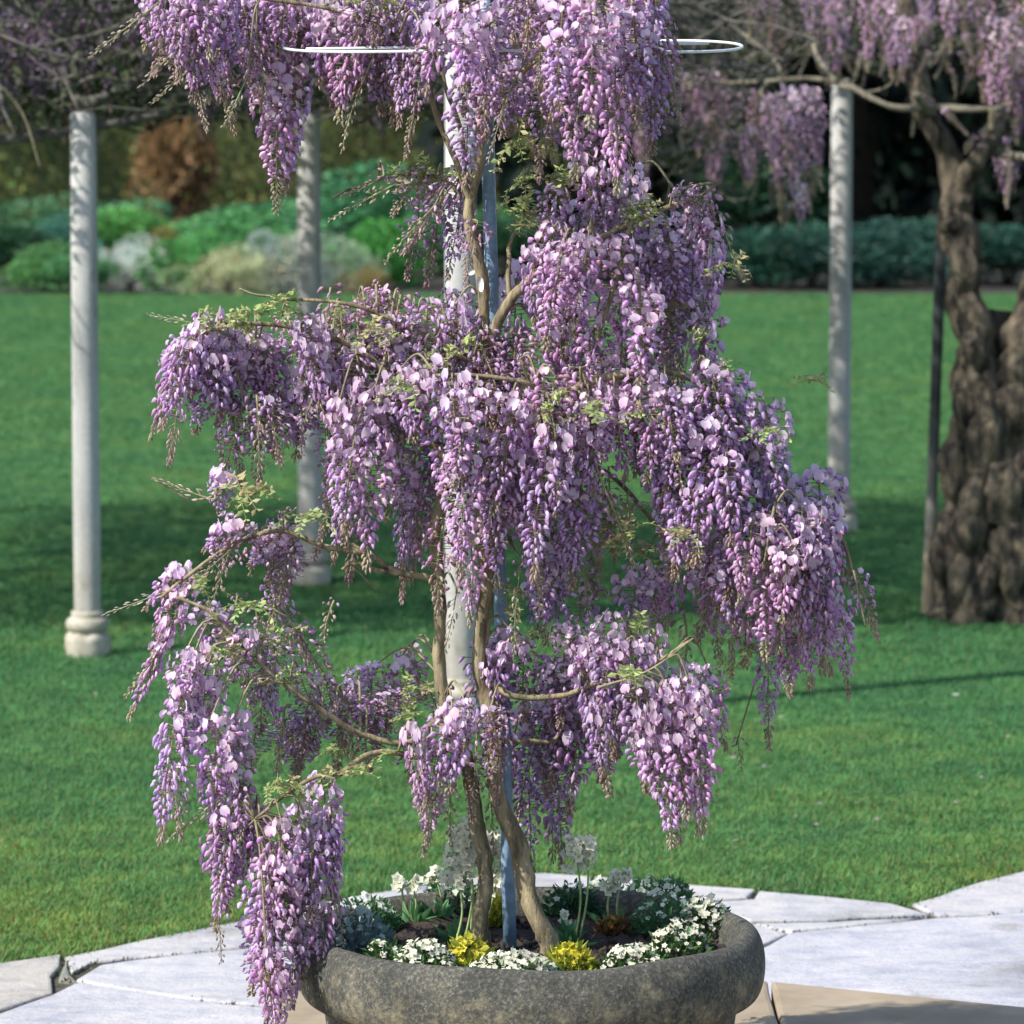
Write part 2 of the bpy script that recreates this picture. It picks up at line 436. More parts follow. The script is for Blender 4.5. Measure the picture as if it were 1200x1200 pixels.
for pts, col in FLAGS:
    w_ = [G(x, y) for x, y in pts]
    for a, b_ in zip(w_, w_[1:] + w_[:1]):
        L = (b_ - a).length
        for k in range(int(L / .012)):
            if R.random() < .45 * (1 + math.sin(k * .21 + L * 9)):
                p = a.lerp(b_, R.random()); n_ = 3
                cards(mb, np.array([[p.x, p.y, -.012]]) + NR.normal(0, .004, (n_, 3)) * (1, 1, .4), NR.uniform(.006, .017, n_), np.array(R.choice(((.06, .09, .03), (.09, .085, .04), (.05, .06, .03))))[None] * NR.uniform(.6, 1.4, (n_, 1)), .4, np.tile((0, 0, .8), (n_, 1)))
tag(mb.obj('joint_moss', M_leaf, pav), kind='stuff')
# a few further stones just beyond the frame
for sgn in (-1, 1):
    for k in range(3):
        x0 = 2.1 + k * 1.0 if sgn > 0 else -2.15 - k * 1.0
        o_ = slab_obj('flagstone', [(x0, 1.6, 0), (x0 + sgn * .96, 1.6, 0), (x0 + sgn * .96, edge_y(x0 + sgn * .96) - .03, 0), (x0, edge_y(x0) - .03, 0)], -.06, 0, M_flag, pav, .004)
        o_.color = (.95, .94, .96, 1)

# raised terrace of tan sandstone under the bowl
TH = .15
M_tan = plain('tan_sandstone', (.23, .18, .12), (.35, .29, .205), 5, .9, .35, .006, None, .3, .7)
ter = bpy.data.objects.new('terrace_pavement', None); COL.objects.link(ter); ter['kind'] = 'structure'
eA, eB = G(880, 1147, TH), G(1500, 1209, TH)
sl_ = (eB.y - eA.y) / (eB.x - eA.x)
ty = lambda x: min(eA.y + sl_ * (x - eA.x), 1.42)
cuts = [-.56, .62, 1.75, 2.9, 4.2]
for i in range(len(cuts) - 1):
    x0, x1 = cuts[i] + .004, cuts[i + 1] - .004
    slab_obj('sandstone_slab', [(x0, .35, 0), (x1, .35, 0), (x1, ty(x1), 0), (x0, ty(x0), 0)], -.05, TH, M_tan, ter, .003, .008)
for i in range(len(cuts) - 1):
    x0, x1 = cuts[i] + .004, cuts[i + 1] - .004
    slab_obj('sandstone_slab', [(x0, -1.6, 0), (x1, -1.6, 0), (x1, .342, 0), (x0, .342, 0)], -.05, TH, M_tan, ter, .003, .008)

# ------------------------------------------------------------------ the stone bowl
BX = .04
m, nt, b, o = nodes('weathered_dark_stone')
f1 = noise(nt, 6, 6, .65); f2 = noise(nt, 120, 5, .8); f3 = noise(nt, 17, 5, .7); f4 = noise(nt, 70, 4, .6)
c = ramp(nt, f1, [(.35, (.052, .053, .047)), (.65, (.112, .108, .090))])
c = mix(nt, c, ramp(nt, f2, [(.34, (.35, .37, .38)), (.52, (1, 1, 1)), (.66, (3.0, 3.0, 2.7))]), .9, 'MULTIPLY')
tc = N(nt, 'ShaderNodeTexCoord'); sx = N(nt, 'ShaderNodeSeparateXYZ'); nt.links.new(tc.outputs['Object'], sx.inputs[0])
mr = N(nt, 'ShaderNodeMapRange'); mr.inputs[1].default_value = .36; mr.inputs[2].default_value = .27; nt.links.new(sx.outputs[2], mr.inputs[0])
lich = N(nt, 'ShaderNodeMath', operation='MULTIPLY_ADD'); nt.links.new(mr.outputs[0], lich.inputs[0]); lich.inputs[1].default_value = .13; nt.links.new(f3, lich.inputs[2])
lm = ramp(nt, lich.outputs[0], [(.585, (0, 0, 0)), (.72, (.8, .8, .8))])
c = mix(nt, c, ramp(nt, f4, [(.35, (.12, .105, .06)), (.65, (.32, .29, .20))]), lm)
nt.links.new(c, b.inputs['Base Color']); b.inputs['Roughness'].default_value = .88
bump(nt, b, f2, .9, .006)
M_bowl = m
bowl = thing('stone_bowl', (BX, 0, TH), 'round dark weathered stone bowl planter with thick rolled rim on the terrace', 'planter')
def roll(a0, a1, n, cx, cz, rx, rz): return [(cx + rx * math.cos(rad(a0 + (a1 - a0) * i / n)), cz + rz * math.sin(rad(a0 + (a1 - a0) * i / n))) for i in range(n + 1)]
mb = MB(); lathe(mb, [(.425, .245)] + [(.43, .30)] + roll(170, -80, 26, .468, .295, .036, .077) + [(.452, .205)], 240, wob=.002)
rv_ = mb.v[0]; n_seg = 240
for _ in range(70):
    k_ = R.randrange(len(rv_)); d_ = np.linalg.norm(rv_ - rv_[k_], axis=1); w_ = np.clip(1 - d_ / R.uniform(.012, .035), 0, 1)[:, None]; ax_ = np.array([(rv_[k_] / np.linalg.norm(rv_[k_][:2]) * .468)[0], (rv_[k_] / np.linalg.norm(rv_[k_][:2]) * .468)[1], .295]); rv_ += (ax_ - rv_) * w_ * R.uniform(.02, .085)
mb.obj('rim', M_bowl, bowl)
mb = MB(); lathe(mb, [(.40, .20), (.44, .235), (.444, .205), (.441, .17), (.43, .12), (.405, .075), (.37, .045), (.345, .03), (.34, .022), (.352, .018), (.355, 0)], 120, wob=.002)
mb.obj('body', M_bowl, bowl)
# soil
mb = MB()
rr = np.linspace(0.002, .428, 26); prof = [(r_, .462) for r_ in rr]
lathe(mb, prof, 72)
mb.v[0][:, 2] += NR.uniform(-.008, .012, len(mb.v[0])) + .012 * np.sin(mb.v[0][:, 0] * 23) * np.cos(mb.v[0][:, 1] * 19)
SOIL = .462
for i in range(900):
    a, r_ = R.uniform(0, 6.28), .415 * math.sqrt(R.random()); s_ = R.uniform(.004, .013)
    cen = np.array([r_ * math.cos(a), r_ * math.sin(a), .462 + s_ * .5])
    O = np.array([(1, 0, 0), (-1, 0, 0), (0, 1, 0), (0, -1, 0), (0, 0, 1), (0, 0, -1)]) * s_ * NR.uniform(.6, 1.2, (6, 1))
    mb.add(cen + O, None, [(0, 2, 4), (2, 1, 4), (1, 3, 4), (3, 0, 4), (2, 0, 5), (1, 2, 5), (3, 1, 5), (0, 3, 5)])
tag(mb.obj('soil', M_soil, loc=(BX, 0, 0), smooth=False), kind='stuff')

# ------------------------------------------------------------------ flower templates
def hsv_jit(c, dv=.18, dh=.08):
    c = np.array(c) * (1 + R.uniform(-dv, dv)); c[0] *= 1 + R.uniform(-dh, dh); c[2] *= 1 + R.uniform(-dh, dh)
    return np.clip(c, 0, .95)
def bud_tpl(sides=6):
    t = np.array([0, .22, .5, .78, 1.0]); r = np.array([.10, .24, .29, .21, .02])
    ang = np.arange(sides) * 2 * math.pi / sides
    V = np.stack([r[:, None] * np.cos(ang) + .14 * np.sin(math.pi * t)[:, None], r[:, None] * .72 * np.sin(ang), np.repeat(t[:, None], sides, 1)], -1).reshape(-1, 3)
    i = np.arange(len(t) - 1)[:, None] * sides; k = np.arange(sides)[None]; k2 = (k + 1) % sides
    q = np.stack([i + k, i + k2, i + sides + k2, i + sides + k], -1).reshape(-1, 4)
    return V, q, np.repeat(t, sides)
BUD_V, BUD_Q, BUD_T = bud_tpl()
TIN_V, TIN_Q, TIN_T = bud_tpl(5)
def banner_tpl():
    nu, nv = 6, 5
    V = []; K = []
    for j in range(nv):
        v = j / (nv - 1)
        wv = .52 * math.sin(math.pi * (.14 + .74 * v)) ** .6
        for i in range(nu):
            u = -1 + 2 * i / (nu - 1)
            x = .08 + .88 * v - .10 * (1 - abs(u)) * (v ** 6) * 0.8
            z = .22 + .10 * v - .34 * v * v + .16 * (u * u) * (1 - .3 * v)
            V.append((x, u * wv, z)); K.append((u, v))
    q = [(j * nu + i, j * nu + i + 1, (j + 1) * nu + i + 1, (j + 1) * nu + i) for j in range(nv - 1) for i in range(nu - 1)]
    return np.array(V), np.array(q), np.array(K)
BAN_V, BAN_Q, BAN_K = banner_tpl()
C_BUD = (.70, .48, .72); C_DEEP = (.55, .30, .59); C_BAN = (.78, .62, .76); C_CAL = (.26, .15, .15); C_AX = (.34, .36, .17); C_TIP = (.46, .38, .30)

def frame(d, up=(0, 0, 1)):
    d = np.asarray(d, float); d = d / np.linalg.norm(d)
    x = np.asarray(up, float) - d * np.dot(up, d)
    if np.linalg.norm(x) < 1e-4: x = np.array([1., 0, 0]) - d * d[0]
    x = x / np.linalg.norm(x); y = np.cross(d, x)
    return np.stack([x, y, d], 1)
def add_bud(mb, p, Rm, s, col, tipcol, fat=1.0):
    V = BUD_V * np.array([fat, fat, 1]) * s
    c = np.array(col)[None] * (1 - BUD_T[:, None]) + np.array(tipcol)[None] * BUD_T[:, None]
    mb.add(V @ Rm.T + p, BUD_Q, None, c)
def add_calyx(mb, p, Rm, s, col):
    ang = np.arange(5) * 2 * math.pi / 5
    V = np.concatenate([np.stack([.07 * np.cos(ang), .07 * np.sin(ang), np.full(5, -.05)], 1), np.stack([.17 * np.cos(ang), .17 * np.sin(ang), np.full(5, .14)], 1)]) * s
    q = [(i, (i + 1) % 5, 5 + (i + 1) % 5, 5 + i) for i in range(5)]
    mb.add(V @ Rm.T + p, q, None, col)
def add_open(mb, p, Rm, s, pale=0.0):
    kc = hsv_jit(C_BUD); dc = hsv_jit(C_DEEP)
    add_bud(mb, p, Rm, s * .74, kc, dc, .95)
    bc = hsv_jit(C_BAN, .12, .07) * (1 - pale) + np.array((.78, .64, .76)) * pale
    u, v = BAN_K[:, 0], BAN_K[:, 1]
    blot = np.clip(1 - np.abs(u) * 2.2, 0, 1) * np.clip(1 - v * 1.9, 0, 1)
    edge = np.clip(np.abs(u) ** 3 * .35 + v ** 4 * .2, 0, .5)
    c = bc[None] * (1 - edge[:, None]) + np.array(kc)[None] * 1.15 * edge[:, None]
    c = c * (1 - blot[:, None]) + np.array((.80, .76, .50)) * blot[:, None]
    w = R.uniform(.78, 1.1)
    V = BAN_V * np.array([R.uniform(.8, 1.1), w, R.uniform(.7, 1.3)]) * s * 1.05
    V = V + NR.normal(0, .022 * s, V.shape)
    mb.add(V @ Rm.T + p, BAN_Q, None, c)
    add_calyx(mb, p, Rm, s, hsv_jit(C_CAL))
def jitdir(d, k): 
    d = np.asarray(d, float) + NR.normal(0, k, 3); return d / np.linalg.norm(d)

L0 = .36
def raceme(kind, n, Rr, f_open, f_bud, fs=1.0, pale=.0, axcol=C_AX, tipcol=C_TIP, L0=L0, brown=0.0):
    """hanging raceme: origin at its stalk, axis along -Z, length L0"""
    mb = MB()
    bx, by, ph = R.uniform(-.012, .012), R.uniform(-.012, .012), R.uniform(0, 6.28)
    ax = lambda t: np.array([bx * math.sin(3.1 * t + ph) - bx * math.sin(ph), by * math.sin(2.6 * t + ph) - by * math.sin(ph), -L0 * t])
    tube(mb, [ax(k / 9) for k in range(10)], np.linspace(.0026, .0009, 10), 4, axcol)
    phi = R.uniform(0, 6.28)
    for i in range(n):
        t = max(0.0, (i + R.uniform(-.4, .4)) / n)
        t = min(1, max(0.015, .03 + .97 * t ** .93))
        phi += 2.39996 + R.uniform(-.35, .35)
        o_ = np.array([math.cos(phi), math.sin(phi), 0])
        prof = (.62 + .38 * min(1, t / .18)) * (1 if t < .30 else max(.14, 1 - ((t - .30) / .70) ** .95 * .88))
        rad_ = Rr * prof * R.choice((1, 1, 1, .6)) * R.uniform(.7, 1.14)
        a = ax(t)
        if t < f_open and R.random() < .85:
            s = .0205 * fs * R.uniform(.7, 1.2)
            d = jitdir(o_ * .9 + np.array([0, 0, -.2]), .45)
            p = a + o_ * max(.006, rad_ - s * .65) + np.array([0, 0, .004])
            Rm = frame(jitdir(d, .05), jitdir((0, 0, 1), .3))
            add_open(mb, p, Rm, s, pale * R.uniform(.2, 1))
        elif t < f_bud:
            k = (t - f_open) / max(.01, f_bud - f_open)
            s = .0212 * fs * (1.1 - .36 * max(0, k)) * R.uniform(.75, 1.18)
            d = jitdir(o_ * (.72 - .25 * max(0, k)) + np.array([0, 0, -.66]), .34)
            p = a + o_ * max(.004, rad_ - s * .5) + np.array([0, 0, .008])
            Rm = frame(d, o_ + np.array([0, 0, .6]))
            light = R.random()
            c0 = hsv_jit(C_BUD if light < .6 else (.76, .62, .78)); c1 = hsv_jit(C_DEEP if light < .45 else C_BUD)
            if R.random() < brown: c0 = hsv_jit((.50, .34, .40)); c1 = hsv_jit((.44, .26, .36))
            add_bud(mb, p, Rm, s, c0, c1, R.uniform(.85, 1.1)); add_calyx(mb, p, Rm, s, hsv_jit(C_CAL, .3))
        else:
            s = .0145 * fs * R.uniform(.7, 1.25) * (1.25 - .5 * t)
            d = jitdir(o_ * .5 + np.array([0, 0, -.85]), .2)
            p = a + o_ * rad_ * .45
            Rm = frame(d, o_)
            V = TIN_V * np.array([.95, .95, 1]) * s
            mb.add(V @ Rm.T + p, TIN_Q, None, hsv_jit(tipcol, .35))
        if R.random() < .8:
            tube(mb, [a + np.array([0, 0, .006]), p], .0008, 3, hsv_jit(R.choice(((.34, .24, .22), (.42, .42, .24))), .3), cap=False)
    me = mb.mesh('raceme_' + kind, M_petal)
    return me
VAR = {k: [] for k in 'FPTSBN'}
for Lv, reps in ((.38, 5), (.26, 4), (.17, 4)):
    kn = Lv / .36
    for i in range(reps):
        VAR['F'].append((raceme('full', int(R.randint(160, 185) * kn ** .85), .058, R.uniform(.12, .32), .86, L0=Lv), .118, Lv))
        VAR['P'].append((raceme('open', int(R.randint(140, 160) * kn ** .85), .058, R.uniform(.35, .6), .9, 1.0, .7, L0=Lv), .122, Lv))
        VAR['B'].append((raceme('loose', int(R.randint(140, 165) * kn ** .85), .058, R.uniform(.25, .5), .8, .98, .15, L0=Lv), .118, Lv))
        VAR['T'].append((raceme('tight', int(R.randint(150, 180) * kn ** .85), .052, R.uniform(0, .1), R.uniform(.5, .75), .82, .2, (.42, .40, .22), (.50, .38, .34), L0=Lv, brown=.45), .10, Lv))
for Lv in (.32, .20, .12):
    for i in range(2): VAR['S'].append((raceme('spray', int(R.randint(36, 46) * Lv / .3) + 8, .032, 0, R.uniform(.15, .35), .75, 0, (.44, .47, .24), (.52, .46, .38), L0=Lv, brown=.4), .06, Lv))
for i in range(3): VAR['N'].append((raceme('young', R.randint(110, 130), .018, 0, .12, .7, 0, (.36, .34, .24), (.42, .37, .31)), .034, L0))

def add_raceme(root, p0, p1, w, kind, name='raceme'):
    d = Vector(p1) - Vector(p0); L = d.length
    bl = min(abs(math.log(v[2] / L)) for v in VAR[kind])
    me, w0, Lv = R.choice([v for v in VAR[kind] if abs(math.log(v[2] / L)) < bl + .05])
    q = Vector((0, 0, -1)).rotation_difference(d.normalized()) @ Quaternion((0, 0, 1), R.uniform(0, 6.28))
    o_ = put(name, me, root)
    o_.rotation_mode = 'QUATERNION'; o_.rotation_quaternion = q
    o_.location = Vector(p0) - root.location
    k = w / w0; kz = L / Lv
    if kind != 'N': k = min(max(k, .62), 1.35)
    o_.scale = (k, k, kz)
    return o_

# ------------------------------------------------------------------ the potted wisteria
tree = thing('wisteria_tree', (BX - .02, 0, SOIL), 'potted standard wisteria covered in purple hanging flowers, growing in the stone bowl', 'tree')
BR = []      # sampled branch points for twig attachment
def branch(name, pts, r0, r1, mat=M_bark, sides=10, lump=.1, n=7, keep=True):
    """pts: (px, py, depth)"""
    P = smooth_path([W(*p) for p in pts], n)
    wv_ = np.arange(len(P)) / n; amp_ = r0 * .30; P = P + np.stack([amp_ * np.sin(wv_ * 3.3 + r1 * 900), amp_ * np.cos(wv_ * 2.7), 0 * wv_], 1)
    mb = MB(); rr_ = np.linspace(r0, r1, len(P)) * (1 + NR.uniform(-.07, .07, len(P)))
    tube(mb, P - np.array(tree.location), rr_, sides, lump=lump)
    if keep: BR.extend([tuple(p) for p in P])
    return mb.obj(name, mat, tree)
branch('trunk', [(565, 1112, -.03), (566, 1060, -.03), (566, 1000, -.03), (553, 920, -.04), (524, 830, -.05), (514, 740, -.06), (513, 650, -.06), (521, 560, -.05), (540, 480, -.03), (566, 415, .0)], .0185, .010, lump=.16)
branch('trunk', [(645, 1122, -.06), (632, 1080, -.06), (612, 1020, -.05), (593, 955, -.04), (577, 880, -.03), (568, 790, -.02), (566, 700, -.02), (568, 600, -.01), (572, 500, 0), (571, 420, 0), (562, 330, .0), (553, 250, .0), (559, 180, .0), (574, 125, .0), (600, 60, 0), (640, 10, .02), (680, -60, .05)], .0225, .007, lump=.16)
br = lambda pts, r0=.008, r1=.0035, **k: branch('branch', pts, r0, r1, sides=7, **k)
br([(556, 245, 0), (538, 200, -.01), (515, 145, -.02), (490, 70, -.05), (420, 20, -.08), (320, 0, -.1), (200, -10, -.12)], .0075)
br([(548, 215, 0), (541, 160, .01), (524, 108, .02), (500, 40, .04), (400, -10, .06), (330, 10, .1)], .006)
br([(573, 410, 0), (598, 352, -.02), (622, 327, -.04), (665, 298, -.06), (740, 262, -.05), (815, 235, .0), (842, 262, .03)], .0125)
br([(598, 352, -.02), (596, 310, 0), (600, 280, .05), (640, 230, .08), (700, 160, .1)], .006)
br([(512, 690, -.06), (503, 677, -.08), (465, 670, -.1), (432, 650, -.12), (380, 640, -.12), (330, 622, -.12), (280, 635, -.12), (215, 678, -.12), (190, 700, -.12)], .0085)
br([(470, 672, -.1), (440, 668, -.12), (415, 660, -.13), (400, 668, -.13)], .006, .004)
br([(445, 657, -.12), (425, 645, -.12), (470, 690, -.12)][:2] + [(400, 632, -.12)], .005, .003)
br([(520, 835, -.05), (480, 870, -.08), (430, 862, -.1), (385, 838, -.13), (320, 790, -.16), (265, 738, -.18), (245, 715, -.18), (205, 700, -.18)], .0075)
br([(545, 870, -.04), (500, 885, -.08), (440, 882, -.14), (400, 905, -.2), (378, 908, -.22), (335, 930, -.24), (300, 960, -.24)], .0075)
br([(522, 545, -.05), (480, 470, -.06), (420, 410, -.07), (350, 385, -.08), (280, 380, -.1), (225, 395, -.1)], .0085)
br([(560, 430, -.02), (510, 400, -.05), (450, 370, -.08), (400, 355, -.1), (330, 350, -.1)], .006)
br([(567, 790, -.02), (600, 815, -.05), (660, 815, -.08), (700, 800, -.12), (760, 782, -.14), (806, 752, -.16)], .0075)
br([(578, 880, -.03), (592, 870, .0), (620, 868, .0), (648, 868, .02), (660, 840, .05), (668, 815, .06)], .006, .003)
br([(568, 830, -.02), (580, 800, .05), (640, 810, .12), (690, 760, .1)], .006)
br([(572, 520, 0), (640, 470, -.08), (720, 440, -.12), (800, 440, -.12), (870, 500, -.1), (930, 580, -.08), (985, 625, -.06), (1000, 680, -.06)], .011)
br([(720, 440, -.12), (780, 500, -.02), (840, 580, .05), (900, 640, .08), (940, 700, .08)], .007)
br([(572, 560, 0), (640, 530, .08), (720, 560, .12), (790, 640, .12), (830, 660, .12)], .007)
br([(640, 470, -.08), (620, 450, -.18), (560, 440, -.2), (510, 440, -.2)], .006)
br([(740, 262, -.05), (720, 330, -.12), (700, 400, -.12)], .006)
br([(815, 235, .0), (838, 215, .0), (790, 222, .02)], .004)
br([(574, 125, 0), (640, 60, -.1), (700, 30, -.18), (770, 30, -.12), (800, 60, -.08)], .007)
br([(556, 245, 0), (520, 210, .04), (470, 205, .05), (410, 222, .03), (388, 232, .03)], .005, .002)
for a_ in ([(908, 588, -.2), (902, 625, -.2), (893, 668, -.2)], [(1000, 668, -.12), (1007, 700, -.12), (1014, 735, -.12)], [(262, 578, -.1), (225, 585, -.1), (180, 562, -.1)],
           [(700, 806, -.18), (760, 786, -.19), (812, 748, -.2)], [(330, 348, -.1), (300, 345, -.1), (280, 338, -.1)], [(410, 660, -.13), (440, 690, -.1), (395, 655, -.1)][:2]):
    branch('twig', a_, .0032, .0018, M_twig, 5, 0)

